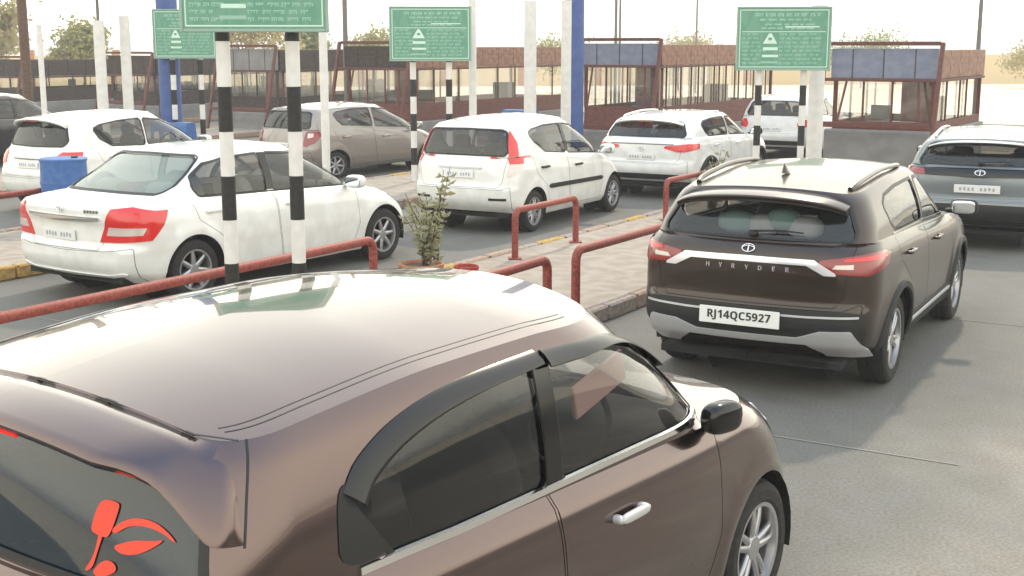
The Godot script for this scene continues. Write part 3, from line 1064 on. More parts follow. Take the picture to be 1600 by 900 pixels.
func ground_and_road() -> void:
	var earth := rough_mat(Color(0.80, 0.74, 0.64), Color(0.88, 0.83, 0.74), 9.0, 0.95, 0.012, 6, 31)
	var g := PlaneMesh.new()
	g.size = Vector2(1400, 1400)
	structure(piece(self, "ground", g, earth, Transform3D(Basis.IDENTITY, Vector3(0, -0.008, -550))))
	var f := FastNoiseLite.new()
	f.seed = 9; f.frequency = 0.35
	# worn concrete: wheel tracks, drips down the middle of each lane, and dirt that creeps in from the right
	var road := rough_mat(Color(0.975, 0.97, 0.955), Color(1, 1, 1), 2.3, 0.86, 0.010, 6, 32)
	road.vertex_color_use_as_albedo = true
	road.detail_enabled = true
	road.detail_blend_mode = BaseMaterial3D.BLEND_MODE_MUL
	var dm := Image.create(8, 8, false, Image.FORMAT_RGBA8)
	dm.fill(Color.WHITE)
	road.detail_mask = ImageTexture.create_from_image(dm)
	road.detail_albedo = noise_tex(0.16, 3, Color(0.86, 0.86, 0.86), Color(1, 1, 1), 33, 0.2, 0.75)
	graded("road", -14.0, 44.0, -60.0, -2.4, 0.0, road, f)
	graded("dirt_verge", -14.0, 44.0, -2.4, 40.0, 0.0, road, f)
	# concrete joints across the lanes
	var joint := flat_mat(Color(0.52, 0.51, 0.485), 0.9)
	for al in [-1.0, 3.4, 7.75, 12.1, 16.5, 20.9, 25.3]:
		var p := []
		for i in 31: p.append_array([al + 0.025 * f.get_noise_2d(al, i * 2.0), lerp(-33.0, -1.5, i / 30.0)])
		for i in range(30, -1, -1): p.append_array([al + 0.018 + 0.025 * f.get_noise_2d(al, i * 2.0), lerp(-33.0, -1.5, i / 30.0)])
		sheet("road_joint", lane_pts(p), 0.004, joint)

func island(n: int, a0: float, a1: float, c0: float, c1: float, detail: bool) -> void:
	var at := lane((a0 + a1) / 2, (c0 + c1) / 2)
	var b := MB.new()
	var L := a1 - a0
	var W := c1 - c0
	var paving := MB.new()
	paving.box(Vector3(0, 0.065, 0), Vector3(W - 0.25, 0.12, L - 0.25))
	var o := Node3D.new()
	o.name = numbered("traffic_island")
	add_child(o)
	o.position = at
	o.rotation_degrees.y = -LANE_TURN
	structure(o)
	piece(o, "paving", paving.mesh(), M.pink_paving)
	# kerb stones all round
	var kinds: Array = [rough_mat(Color(0.55, 0.46, 0.40), Color(0.66, 0.57, 0.50), 0.7, 0.9, 0.02, 4, 41), rough_mat(Color(0.60, 0.47, 0.24), Color(0.72, 0.60, 0.38), 0.7, 0.9, 0.02, 4, 42), rough_mat(Color(0.50, 0.46, 0.43), Color(0.62, 0.57, 0.53), 0.7, 0.9, 0.02, 4, 43)] if M.get("kerbs") == null else M.kerbs
	M.kerbs = kinds
	var stone := one_box(Vector3(0.13, 0.15, 0.585), 0.018)
	if detail:
		var k := int(L / 0.6)
		for i in k:
			for sd in [-1, 1]:
				var st := piece(o, "kerb_stone", stone, kinds[1] if ((i + n) % 4 == 0 and sd < 0) or (n == 2 and sd > 0 and absf(a0 + 0.3 + i * 0.6 - 8.7) < 0.8) else kinds[rng.randi() % 2 * 2], Transform3D(Basis(Vector3.UP, rng.randf_range(-0.008, 0.008)), Vector3(sd * (W / 2 - 0.065) + rng.randf_range(-0.006, 0.006), 0.072 + rng.randf_range(-0.006, 0.004), L / 2 - 0.3 - i * 0.6)))
		for i in int(W / 0.6):
			for sd in [-1, 1]:
				piece(o, "kerb_stone", stone, kinds[1], Transform3D(Basis(Vector3.UP, PI / 2), Vector3(-W / 2 + 0.35 + i * 0.6, 0.073, sd * (L / 2 - 0.06))))
	else:
		var kb := MB.new()
		for sd in [-1, 1]: kb.box(Vector3(sd * (W / 2 - 0.065), 0.072, 0), Vector3(0.13, 0.15, L - 0.01), Basis.IDENTITY, 0.02)
		piece(o, "kerb", kb.mesh(), kinds[0])

func guard_rail(label: String, pts: Array, h: float, r := 0.038) -> void:
	# posts at the first and last point, a rail with rounded corners between them; points are [along, across]
	var a := lane(pts[0], pts[1], 0.12)
	var c := lane(pts[2], pts[3], 0.12)
	var o := thing("guard_rail", label, "guard rail", a, 0, "red pipe guard rails on the islands")
	var d := c - a
	var dir := d.normalized()
	var b := MB.new()
	var R := 0.10
	var path := [Vector3.ZERO]
	for i in 7:
		var t := PI / 2 * i / 6.0
		path.append(Vector3(0, h - R, 0) + dir * (R - R * cos(t)) + Vector3.UP * R * sin(t))
	for i in range(1, 4): path.append(Vector3(0, h, 0) + d * (i / 4.0) + Vector3(0, -0.006 * sin(PI * i / 4.0), 0))
	for i in 7:
		var t := PI / 2 * (1 - i / 6.0)
		path.append(d + Vector3(0, h - R, 0) - dir * (R - R * cos(t)) + Vector3.UP * R * sin(t))
	path.append(d)
	b.tube(path, r, 12)
	piece(o, "rail", b.mesh(), M.red_steel)
	for p in [Vector3.ZERO, d]:
		var f := MB.new()
		f.box(p + Vector3(0, 0.014, 0), Vector3(0.15, 0.014, 0.15), Basis.IDENTITY, 0.003)
		piece(o, "foot_plate", f.mesh(), M.red_steel)
	if d.length() > 20.0:
		var m := MB.new()
		m.tube([d * 0.5, d * 0.5 + Vector3(0, h, 0)], r * 0.9, 10)
		piece(o, "post", m.mesh(), M.red_steel)

func sign_face(seed_: int) -> StandardMaterial3D:
	# printed board: border, heading, rows of unreadable white script with small pictograms at the left
	var w := 512
	var h := 352
	var im := Image.create(w, h, false, Image.FORMAT_RGBA8)
	var green := Color(0.345, 0.555, 0.47)
	var white := Color(0.78, 0.88, 0.82)
	im.fill(green)
	for q in [[8, 8, w - 16, 5], [8, h - 13, w - 16, 5], [8, 8, 5, h - 16], [w - 13, 8, 5, h - 16]]: im.fill_rect(Rect2i(q[0], q[1], q[2], q[3]), white)
	var fade := Image.create(12, 4, false, Image.FORMAT_RGBA8)
	for q in 3: fade.fill_rect(Rect2i(q * 4, 0, 4, 4), Color(0.66, 0.72, 0.66, 0.04 + 0.07 * q))
	var r := RandomNumberGenerator.new()
	r.seed = seed_
	# heading
	for row in [[30, 20, 90], [62, 12, 120], [90, 10, 150], [112, 10, 130]]:
		var x: int = row[2]
		while x < w - row[2] + 20:
			var l := r.randi_range(14, 48)
			im.fill_rect(Rect2i(x, row[0], l, 3), white.lerp(green, 0.35))
			var k := x
			while k < x + l - 4:
				im.fill_rect(Rect2i(k + 2, row[0], 3, row[1] - r.randi_range(0, 3)), white.lerp(green, 0.45))
				if r.randf() < 0.6: im.fill_rect(Rect2i(k, row[0] + row[1] / 2, 8, 3), white.lerp(green, 0.4))
				k += r.randi_range(7, 12)
			x += l + r.randi_range(7, 14)
	im.fill_rect(Rect2i(22, 134, w - 44, 4), white)
	# rows of faint script, a pictogram stack left of the middle
	var faint := white.lerp(green, 0.55)
	for i in 8:
		var y := 146 + i * 24
		var x := 24
		while x < w - 60:
			if x > 120 and x < 232: x = 232
			var l := r.randi_range(16, 46)
			im.fill_rect(Rect2i(x, y, l, 3), faint)
			var k := x
			while k < x + l - 4:
				im.fill_rect(Rect2i(k + 2, y, 3, r.randi_range(7, 14)), faint)
				if r.randf() < 0.5: im.fill_rect(Rect2i(k, y + r.randi_range(4, 10), 7, 3), faint)
				k += r.randi_range(6, 11)
			x += l + r.randi_range(6, 14)
	for k in 60: im.fill_rect(Rect2i(180 - 8 - int(k * 0.55), 146 + k, 16 + int(k * 1.1), 1), white)
	im.fill_rect(Rect2i(170, 170, 20, 16), green)
	im.fill_rect(Rect2i(142, 226, 82, 18), white)
	im.fill_rect(Rect2i(138, 270, 90, 14), white)
	im.fill_rect(Rect2i(132, 308, 96, 12), faint)
	im.fill_rect(Rect2i(262, 104, 190, 7), white)
	# faded and streaked by the sun
	var fn := FastNoiseLite.new()
	fn.seed = seed_; fn.frequency = 0.012
	for yy in range(0, h, 4):
		for xx in range(0, w, 4):
			var q: float = clamp(0.5 + fn.get_noise_2d(xx * 1.6, yy * 0.5), 0.0, 1.0)
			im.blend_rect(fade, Rect2i(0 if q < 0.45 else (4 if q < 0.6 else 8), 0, 4, 4), Vector2i(xx, yy))
	im.generate_mipmaps()
	var m := flat_mat(Color.WHITE, 0.55)
	m.albedo_texture = ImageTexture.create_from_image(im)
	return m

func toll_sign(label: String, x: float, z: float, yaw: float, wide: float, high: float, bottom: float, gap: float, post_r: float, stripe: float, face: Material, white_first := true) -> void:
	var o := thing("toll_rate_sign", label, "sign", Vector3(x, 0.12, -z), yaw, "green toll rate boards")
	var f := MB.new()
	f.use_uv = true
	var y0 := bottom - 0.12
	var P := [Vector3(-wide / 2, y0 + high, 0.016), Vector3(wide / 2, y0 + high, 0.016), Vector3(wide / 2, y0, 0.016), Vector3(-wide / 2, y0, 0.016)]
	var U := [Vector2(0, 0), Vector2(1, 0), Vector2(1, 1), Vector2(0, 1)]
	for q in [[0, 1, 2], [0, 2, 3]]:
		for k in q:
			f.v.append(P[k]); f.n.append(Vector3.BACK); f.uv.append(U[k])
	piece(o, "board", one_box(Vector3(wide, high, 0.026), 0.004), M.frame_green, Transform3D(Basis.IDENTITY, Vector3(0, y0 + high / 2, 0)))
	piece(o, "printed_face", f.mesh(), face)
	var fr := MB.new()
	for s in [-1, 1]:
		fr.box(Vector3(s * (wide / 2 + 0.012), y0 + high / 2, 0), Vector3(0.024, high + 0.05, 0.05))
		fr.box(Vector3(0, y0 + high / 2 + s * (high / 2 + 0.012), 0), Vector3(wide + 0.002, 0.024, 0.05))
	for k in 2: fr.box(Vector3(0, y0 + high * (0.25 + 0.5 * k), -0.035), Vector3(wide * 0.96, 0.04, 0.03))
	piece(o, "frame", fr.mesh(), M.frame_green)
	for s in [-1, 1]:
		var top := y0 + high * 0.9
		var pb := MB.new()
		pb.tube([Vector3(s * gap / 2, 0, -0.055 - post_r), Vector3(s * gap / 2, top, -0.055 - post_r)], post_r, 16)
		var post := piece(o, "post", pb.mesh(), M.white_pole)
		var y := stripe if white_first else 0.0
		while y < top:
			var bb := MB.new()
			bb.tube([Vector3(s * gap / 2, y, -0.055 - post_r), Vector3(s * gap / 2, min(y + stripe, top + 0.002), -0.055 - post_r)], post_r + 0.0015, 16)
			piece(post, "black_band", bb.mesh(), M.black_pole)
			y += stripe * 2

func pole(called: String, label: String, cat: String, x: float, z: float, r: float, h: float, m: Material, base_h := 0.12, group := "") -> Node3D:
	var o := thing(called, label, cat, Vector3(x, base_h, -z), 0, group)
	var b := MB.new()
	b.tube([Vector3.ZERO, Vector3(0, h * 0.5, 0), Vector3(0, h, 0)], r, 16, r * 0.97)
	piece(o, "shaft", b.mesh(), m)
	var f := MB.new()
	f.box(Vector3(0, 0.012, 0), Vector3(r * 3.4, 0.02, r * 3.4))
	for sx in [-1, 1]:
		for sz in [-1, 1]:
			f.tube([Vector3(sx * r * 1.35, 0.02, sz * r * 1.35), Vector3(sx * r * 1.35, 0.05, sz * r * 1.35)], 0.012, 6)
	piece(o, "base_plate", f.mesh(), M.grey_pole)
	return o

func drum(label: String, x: float, z: float, r: float, h: float, y := 0.0) -> void:
	var o := thing("plastic_drum", label, "drum", Vector3(x, y, -z), 0, "blue drums by the islands")
	var b := MB.new()
	var rings := []
	for q in [[0, 0.93], [0.02, 0.98], [0.30, 1.0], [0.32, 1.03], [0.35, 1.03], [0.37, 1.0], [0.62, 1.0], [0.64, 1.03], [0.67, 1.03], [0.69, 1.0], [0.94, 0.98], [0.97, 1.02], [0.99, 1.02], [1.0, 0.97]]:
		var ring := []
		for j in 28: ring.append(Vector3(cos(TAU * j / 28) * r * q[1], q[0] * h, sin(TAU * j / 28) * r * q[1]))
		rings.append(ring)
	b.ring_loft(rings)
	piece(o, "barrel", b.mesh(), M.blue_plastic)
	var c := MB.new()
	c.tube([Vector3(r * 0.5, h, 0), Vector3(r * 0.5, h + 0.02, 0)], 0.045, 12)
	piece(o, "bung", c.mesh(), M.plastic)

func blue_barrier(label: String, at: Vector3, wide: float, high: float) -> void:
	var o := thing("crash_barrier", label, "barrier", at, -LANE_TURN, "blue barriers on the far islands")
	var b := MB.new()
	var rings := []
	for q in [[0, 0.30], [0.18, 0.30], [0.5, 0.17], [0.92, 0.13], [1.0, 0.11]]:
		rings.append([Vector3(-wide / 2, q[0] * high, -q[1]), Vector3(wide / 2, q[0] * high, -q[1]), Vector3(wide / 2, q[0] * high, q[1]), Vector3(-wide / 2, q[0] * high, q[1])])
	for i in 4:
		for j in 4:
			b.quad(rings[i][j], rings[i][(j + 1) % 4], rings[i + 1][(j + 1) % 4], rings[i + 1][j], (rings[i][j] + rings[i][(j + 1) % 4]) * Vector3(1, 0, 1))
	b.quad(rings[4][0], rings[4][1], rings[4][2], rings[4][3], Vector3.UP)
	piece(o, "body", b.mesh(), M.blue_plastic)
	for i in 3:
		piece(o, "reflector", one_box(Vector3(wide * 0.14, high * 0.3, 0.02), 0.004), M.white_pole, Transform3D(Basis.IDENTITY, Vector3((i - 1) * wide * 0.3, high * 0.62, 0.175)))

func booth(label: String, al: float, ac: float, W: float, L: float, top: float, fascia: float, sill: float, wall_h: float, front: Material, slats: int, frame: bool, dark := false) -> void:
	var o := thing("toll_booth", label, "toll booth", lane(al, ac), -LANE_TURN, "toll booths in a row")
	var low := top - fascia
	var side_m: Material = M.booth_dark if dark else M.fascia_brown
	# base wall, a floor kerb and the panel under the windows
	var bw := MB.new()
	bw.box(Vector3(0, wall_h / 2 + 0.05, 0.05), Vector3(W + 0.16, wall_h, 0.26), Basis.IDENTITY, 0.03)
	for s in [-1, 1]: bw.box(Vector3(s * (W / 2 - 0.02), wall_h / 2 + 0.05, -L / 2 - 0.1), Vector3(0.16, wall_h, L - 0.1), Basis.IDENTITY, 0.02)
	piece(o, "base_wall", bw.mesh(), M.grey_wall)
	var pn := MB.new()
	pn.box(Vector3(0, (wall_h + sill) / 2 + 0.04, -0.06), Vector3(W - 0.02, sill - wall_h, 0.05))
	for s in [-1, 1]: pn.box(Vector3(s * (W / 2 - 0.04), (wall_h + sill) / 2 + 0.04, -L / 2 - 0.05), Vector3(0.05, sill - wall_h, L - 0.12))
	pn.box(Vector3(0, (wall_h + sill) / 2, -L + 0.02), Vector3(W - 0.1, sill - wall_h, 0.05))
	piece(o, "lower_panel", pn.mesh(), M.booth_dark if dark else M.booth_red)
	# a solid panel behind the right half of the front window
	if frame:
		var sp := MB.new()
		sp.box(Vector3(W * 0.30, (sill + low) / 2 + 0.03, -0.35), Vector3(W * 0.34, low - sill - 0.02, 0.04))
		piece(o, "inner_panel", sp.mesh(), M.booth_red)
	# posts and window bars, each on its own
	var post := one_box(Vector3(0.07, low - sill + 0.06, 0.07), 0.006)
	var bar := one_box(Vector3(0.035, low - sill + 0.04, 0.035), 0.004)
	var m: Material = M.maroon_steel if not dark else M.booth_dark
	for s in [-1, 1]:
		for zz in [-0.04, -L + 0.04]:
			piece(o, "corner_post", post, m, Transform3D(Basis.IDENTITY, Vector3(s * (W / 2 - 0.05), (sill + low) / 2 + 0.04, zz)))
		for i in slats:
			piece(o, "window_bar", bar, M.brown_steel, Transform3D(Basis.IDENTITY, Vector3(s * (W / 2 - 0.05), (sill + low) / 2 + 0.04, -0.06 - (L - 0.12) * (i + 1.0 + 0.22 * sin(i * 2.3)) / (slats + 1.0))))
	for i in 2: piece(o, "window_bar", bar, m, Transform3D(Basis.IDENTITY, Vector3(-W * 0.2 + i * W * 0.28, (sill + low) / 2 + 0.04, -0.05)))
	# glass
	for s in [-1, 1]:
		piece(o, "side_window", one_box(Vector3(0.008, low - sill + 0.03, L - 0.18), 0.001), M.booth_glass, Transform3D(Basis.IDENTITY, Vector3(s * (W / 2 - 0.085), (sill + low) / 2 + 0.04, -L / 2)))
	piece(o, "front_window", one_box(Vector3(W - 0.18, low - sill + 0.03, 0.008), 0.001), M.booth_glass, Transform3D(Basis.IDENTITY, Vector3(0, (sill + low) / 2 + 0.04, -0.10)))
	# a counter and a cabinet inside
	var ct := MB.new()
	ct.box(Vector3(0, sill - 0.05, -L * 0.3), Vector3(W * 0.7, 0.05, 0.5))
	ct.box(Vector3(-W * 0.2, sill + 0.16, -L * 0.32), Vector3(0.36, 0.26, 0.06))
	ct.box(Vector3(W * 0.12, sill + 0.08, -L * 0.7), Vector3(0.5, 0.7, 0.4))
	piece(o, "counter", ct.mesh(), M.grey_pole)
	# fascias and roof
	piece(o, "front_fascia", one_box(Vector3(W + 0.04, fascia - 0.02, 0.10), 0.01), front, Transform3D(Basis.IDENTITY, Vector3(0, top - fascia / 2, 0.02)))
	for i in 3:
		piece(o, "fascia_joint", one_box(Vector3(0.018, fascia - 0.04, 0.012), 0.002), M.booth_dark, Transform3D(Basis.IDENTITY, Vector3(-W * 0.3 + i * W * 0.3, top - fascia / 2, 0.073)))
	for s in [-1, 1]:
		var n := int(L / 0.8)
		for i in n:
			piece(o, "side_fascia", one_box(Vector3(0.06, fascia - 0.05, (L - 0.1) / n - 0.012), 0.008), side_m, Transform3D(Basis.IDENTITY, Vector3(s * W / 2, top - fascia / 2 - 0.01, -0.08 - (L - 0.1) * (i + 0.5) / n)))
		piece(o, "eaves_rail", one_box(Vector3(0.09, 0.05, L), 0.008), M.maroon_steel if not dark else M.booth_dark, Transform3D(Basis.IDENTITY, Vector3(s * W / 2, low - 0.02, -L / 2)))
	piece(o, "roof", one_box(Vector3(W - 0.02, 0.06, L - 0.06), 0.01), M.booth_dark, Transform3D(Basis.IDENTITY, Vector3(0, top - 0.09, -L / 2 - 0.04)))
	if frame:
		var f := Node3D.new()
		f.name = "guard_frame"
		o.add_child(f, true)
		var zb := 0.75
		var zt := 0.14
		for s in [-1, 1]:
			var b := MB.new()
			b.box(Vector3(s * (W / 2 + 0.10), top / 2 + 0.07, (zb + zt) / 2), Vector3(0.075, Vector2(top + 0.05, zb - zt).length(), 0.075), Basis(Vector3.RIGHT, -atan2(zb - zt, top)), 0.008)
			piece(f, "leg", b.mesh(), M.maroon_steel)
		for q in [[top + 0.08, zt - 0.01, 0.07], [low - 0.01, lerp(zt, zb, 1 - low / top), 0.06], [wall_h + 0.16, lerp(zt, zb, 1 - wall_h / top), 0.10]]:
			piece(f, "cross_bar", one_box(Vector3(W + 0.125, q[2], 0.06), 0.008), M.maroon_steel, Transform3D(Basis.IDENTITY, Vector3(0, q[0], q[1])))
		for s in [-1, 1]:
			var b := MB.new()
			b.tube([Vector3(s * (W / 2 - 0.2), wall_h + 0.2, 0.30), Vector3(s * (W / 2 - 0.3), low, 0.10)], 0.022, 8)
			piece(f, "brace", b.mesh(), M.maroon_steel)

func tree(label: String, x: float, z: float, h: float, rad: float, m: Material, seed_: int, leaves := 1500) -> void:
	var r := RandomNumberGenerator.new()
	r.seed = seed_
	var o := thing("tree", label, "tree", Vector3(x, -0.02, -z), r.randf() * 360, "pale trees beyond the booths")
	var tr := MB.new()
	var th := h * 0.42
	tr.tube([Vector3.ZERO, Vector3(0.1, th * 0.5, 0.05), Vector3(0.05, th, 0)], h * 0.022, 9, h * 0.014)
	var tips := []
	for i in 9:
		var a := TAU * i / 9 + r.randf() * 0.5
		var d := Vector3(cos(a) * rad * r.randf_range(0.35, 0.85), h * r.randf_range(0.12, 0.5), sin(a) * rad * r.randf_range(0.35, 0.85))
		var s := Vector3(0.05, th * r.randf_range(0.75, 1.0), 0)
		tr.tube([s, s + d * 0.5 + Vector3(0, 0.08 * h, 0), s + d], h * 0.009, 6, h * 0.003)
		tips.append([s + d, rad * r.randf_range(0.32, 0.55)])
	tips.append([Vector3(0, h * 0.82, 0), rad * 0.5])
	piece(o, "trunk", tr.mesh(), M.bark)
	var cr := MB.new()
	for i in leaves * 2:
		var t: Array = tips[r.randi() % tips.size()]
		var d: Vector3 = Vector3(r.randfn(), r.randfn() * 0.75, r.randfn()) * (t[1] * 0.55)
		var c: Vector3 = t[0] + d
		var n := Vector3(r.randfn(), r.randfn() + 0.6, r.randfn()).normalized()
		var a := n.cross(Vector3(r.randfn(), r.randfn(), r.randfn())).normalized()
		var b := n.cross(a)
		var s := h * r.randf_range(0.018, 0.042)
		cr.flat(c - a * s, c + b * s * 0.6, c + a * s, n); cr.flat(c - a * s, c - b * s * 0.55, c + a * s, n)
	piece(o, "crown", cr.mesh(), m)

func shrub(label: String, al: float, ac: float, h: float, spread: float, m: Material, seed_: int, stems: int, leaf: float, y := 0.0) -> void:
	var r := RandomNumberGenerator.new()
	r.seed = seed_
	var at := lane(al, ac, y)
	var o := thing("shrub", label, "plant", at, 0.0)
	var st := MB.new()
	var lf := MB.new()
	for i in stems:
		var a := r.randf() * TAU
		var lean := Vector3(cos(a), 0, sin(a)) * spread * r.randf_range(0.2, 1.0)
		var hh := h * r.randf_range(0.45, 1.0)
		var p := []
		for k in 6:
			var f := k / 5.0
			p.append(lean * (0.1 + 0.9 * f * f) + Vector3(0, hh * f, 0) + Vector3(r.randfn(), 0, r.randfn()) * 0.015)
		st.tube(p, 0.008, 6, 0.003)
		for k in 26:
			var f := r.randf_range(0.18, 1.0)
			var c: Vector3 = p[min(int(f * 5), 4)].lerp(p[min(int(f * 5) + 1, 5)], f * 5 - int(f * 5))
			var d := Vector3(r.randfn(), r.randfn() * 0.5 + 0.25, r.randfn()).normalized()
			var w := d.cross(Vector3(r.randfn(), r.randfn(), r.randfn())).normalized()
			var l := leaf * r.randf_range(0.6, 1.3)
			var n := d.cross(w)
			var bend := n * l * 0.18
			lf.flat(c, c + d * l * 0.5 + w * l * 0.2 + bend, c + d * l, n); lf.flat(c, c + d * l * 0.5 - w * l * 0.2 + bend, c + d * l, n)
	piece(o, "stem", st.mesh(), M.stem)
	piece(o, "foliage", lf.mesh(), m)

func planter(label: String, al: float, ac: float, wide: float, high: float, m: Material, y := 0.125) -> void:
	var o := thing("planter", label, "planter", lane(al, ac, y), -LANE_TURN)
	var b := MB.new()
	var rings := []
	for q in [[0, 0.78], [0.03, 0.80], [0.78, 0.96], [0.80, 1.06], [0.98, 1.06], [1.0, 1.03], [1.0, 0.92], [0.85, 0.88]]:
		var ring := []
		for j in 24: ring.append(Vector3(cos(TAU * j / 24) * wide / 2 * q[1], q[0] * high, sin(TAU * j / 24) * wide / 2 * q[1]))
		rings.append(ring)
	b.ring_loft(rings, true, false)
	piece(o, "pot", b.mesh(), m)
	var s := MB.new()
	s.tube([Vector3(0, high * 0.5, 0), Vector3(0, high * 0.86, 0)], wide * 0.43, 20)
	piece(o, "soil", s.mesh(), M.soil)

func leaf_mat(c: Color) -> StandardMaterial3D:
	var m := flat_mat(c, 0.7)
	m.backlight_enabled = true
	m.backlight = Color(0.5, 0.5, 0.4)
	return m

func build_place() -> void:
	var bg := flat_mat(Color(0.5, 0.55, 0.5, 0.06), 0.04)
	bg.transparency = BaseMaterial3D.TRANSPARENCY_ALPHA
	M.booth_glass = bg
	ground_and_road()
	island(1, 2.0, 31.0, -7.75, -5.2, true)
	island(2, 6.0, 36.0, -14.25, -11.7, true)
	island(3, 10.0, 40.0, -20.75, -18.2, false)
	island(4, 14.0, 44.0, -27.25, -24.7, false)
	island(5, 18.0, 48.0, -33.75, -31.2, false)
	# booths, one to an island
	booth("blue fronted booth on its own at the right", 23.9, -6.4, 1.9, 4.0, 2.46, 0.56, 1.08, 0.92, M.fascia_blue, 3, true)
	booth("slatted booth with a blue front and a long brown flank", 26.4, -13.0, 1.9, 7.4, 2.56, 0.50, 1.10, 0.55, M.fascia_blue, 15, true)
	booth("brown booth partly behind the middle green board", 26.0, -19.5, 2.0, 8.0, 2.50, 0.55, 1.05, 0.60, M.booth_dark, 7, true)
	booth("grey booth between the two striped posts", 28.4, -25.9, 2.0, 8.0, 2.42, 0.62, 1.0, 0.55, M.grey_wall, 9, true, true)
	booth("dark booth behind the left blue column", 29.8, -32.3, 2.0, 9.0, 2.2, 0.62, 1.0, 0.55, M.booth_dark, 9, true, true)
	booth("dark far booth at the left edge", 29.5, -38.2, 2.2, 10.0, 2.05, 0.6, 1.0, 0.55, M.booth_dark, 10, true, true)
	# rails
	guard_rail("long red pipe rail before the white saloon", [5.0, -7.42, 9.75, -7.42], 0.55, 0.042)
	guard_rail("red pipe rail showing its right end over the near roof", [7.0, -5.42, 9.62, -5.42], 0.55, 0.042)
	guard_rail("short red pipe hoop before the rear wheel of the white hatchback", [12.3, -7.35, 13.75, -7.35], 0.56)
	guard_rail("red pipe rail that runs behind the brown car", [10.15, -5.42, 13.2, -5.42], 0.55, 0.042)
	guard_rail("red pipe rail at the far end, beside the leafy plant", [16.2, -7.25, 19.2, -7.25], 0.55)
	guard_rail("red pipe rail at the left edge under the white hatchback", [8.6, -14.05, 11.9, -14.05], 0.5)
	# boards
	toll_sign("nearest green rate board, cut by the top edge, on striped posts", -1.95, 9.9, 3.0, 1.07, 0.80, 2.625, 0.53, 0.055, 0.345, sign_face(77))
	toll_sign("green rate board in the middle on striped posts", -1.42, 22.7, 2.0, 1.38, 0.89, 2.26, 0.63, 0.055, 0.30, sign_face(78))
	toll_sign("green rate board at the right beside a white pole", 4.02, 19.3, -4.0, 1.34, 0.88, 2.165, 0.66, 0.05, 0.30, sign_face(79))
	toll_sign("pale green rate board half behind the nearest one", -6.6, 26.3, 8.0, 1.2, 0.93, 2.27, 0.55, 0.055, 0.30, sign_face(80), false)
	# columns and poles
	pole("canopy_column", "tall blue column in the middle beside a white pole", "column", 1.32, 27.6, 0.21, 5.6, M.blue_steel, 0.12, "blue columns of the plaza")
	pole("canopy_column", "tall blue column left of the nearest green board", "column", -7.02, 26.6, 0.22, 5.6, M.blue_steel, 0.12, "blue columns of the plaza")
	pole("canopy_column", "brown column near the left edge", "column", -11.6, 31.0, 0.115, 5.6, M.brown_steel, 0.0)
	pole("white_pole", "white pole left of the middle blue column", "pole", 0.36, 25.7, 0.125, 3.25, M.white_pole, 0.12, "white poles on the islands")
	pole("white_pole", "white pole touching the middle blue column", "pole", 1.10, 26.4, 0.105, 3.28, M.white_pole, 0.12, "white poles on the islands")
	pole("white_pole", "white pole under the right green board", "pole", 4.75, 20.2, 0.125, 3.0, M.white_pole, 0.12, "white poles on the islands")
	pole("white_pole", "tall thin white pole behind the silver hatchback", "pole", -2.90, 20.0, 0.065, 6.0, M.white_pole, 0.12, "white poles on the islands")
	pole("white_pole", "thin white pole at the right of the middle green board", "pole", -0.715, 23.6, 0.07, 3.4, M.white_pole, 0.12, "white poles on the islands")
	pole("white_pole", "white pole right of the pole with two boxes", "pole", -7.48, 25.2, 0.10, 2.95, M.white_pole, 0.12, "white poles on the islands")
	pole("white_pole", "thin pale pole farthest to the left", "pole", -8.55, 23.6, 0.05, 2.75, M.white_pole, 0.12, "white poles on the islands")
	var s := pole("signal_pole", "white pole carrying two dark boxes on a thin stem", "pole", -7.82, 24.7, 0.105, 2.85, M.white_pole)
	var b := MB.new()
	b.tube([Vector3(0, 2.85, 0), Vector3(0, 3.6, 0)], 0.03, 10)
	b.box(Vector3(0, 3.32, 0), Vector3(0.75, 0.04, 0.04))
	piece(s, "stem", b.mesh(), M.grey_pole)
	for q in [[-0.24, 0.26], [0.16, 0.36]]:
		var c := MB.new()
		c.box(Vector3(q[0], 3.38, 0.06), Vector3(q[1], 0.16, 0.2))
		c.box(Vector3(q[0], 3.475, 0.1), Vector3(q[1] + 0.03, 0.015, 0.28))
		piece(s, "camera_box", c.mesh(), M.plastic)
	for q in [["grey lamp mast behind the silver hatchback", -4.6, 36.0, 0.07, 5.8], ["grey mast above the right booth", 11.1, 31.0, 0.05, 5.6], ["thin mast left of the slatted booth roof", 3.9, 49.0, 0.06, 4.6], ["thin leaning mast beside the blue column", 4.3, 52.0, 0.05, 6.0], ["thin mast above the slatted booth", 9.9, 70.0, 0.06, 5.9]]:
		var m := pole("mast", q[0], "mast", q[1], q[2], q[3], q[4], M.grey_pole, 0.0, "thin masts behind the booths")
		var hd := MB.new()
		hd.tube([Vector3(0, q[4] - 0.02, 0), Vector3(0.3, q[4] + 0.12, 0), Vector3(0.9, q[4] + 0.15, 0)], q[3] * 0.6, 8)
		hd.lump(Vector3(1.15, q[4] + 0.14, 0), Vector3(0.3, 0.06, 0.11), 0.7)
		piece(m, "lamp_head", hd.mesh(), M.grey_pole)
	drum("blue drum behind the white saloon", -5.92, 16.9, 0.30, 0.92, 0.13)
	blue_barrier("blue barrier under the middle green board", lane(22.2, -12.9, 0.12) + Vector3(-0.2, 0, -1.6), 0.75, 1.05)
	blue_barrier("dark blue barrier left of the silver hatchback", lane(19.0, -19.5, 0.12), 1.0, 0.85)
	# plants and pots on the near island
	planter("low tan pot at the end of the long red rail", 10.55, -7.42, 0.44, 0.2, M.terracotta)
	planter("small red pot beside the tan pot", 10.75, -7.0, 0.24, 0.18, M.red_pot)
	shrub("dry dusty plant growing from the pots before the white saloon", 10.60, -7.40, 0.85, 0.26, leaf_mat(Color(0.52, 0.52, 0.42)), 3, 15, 0.085, 0.26)
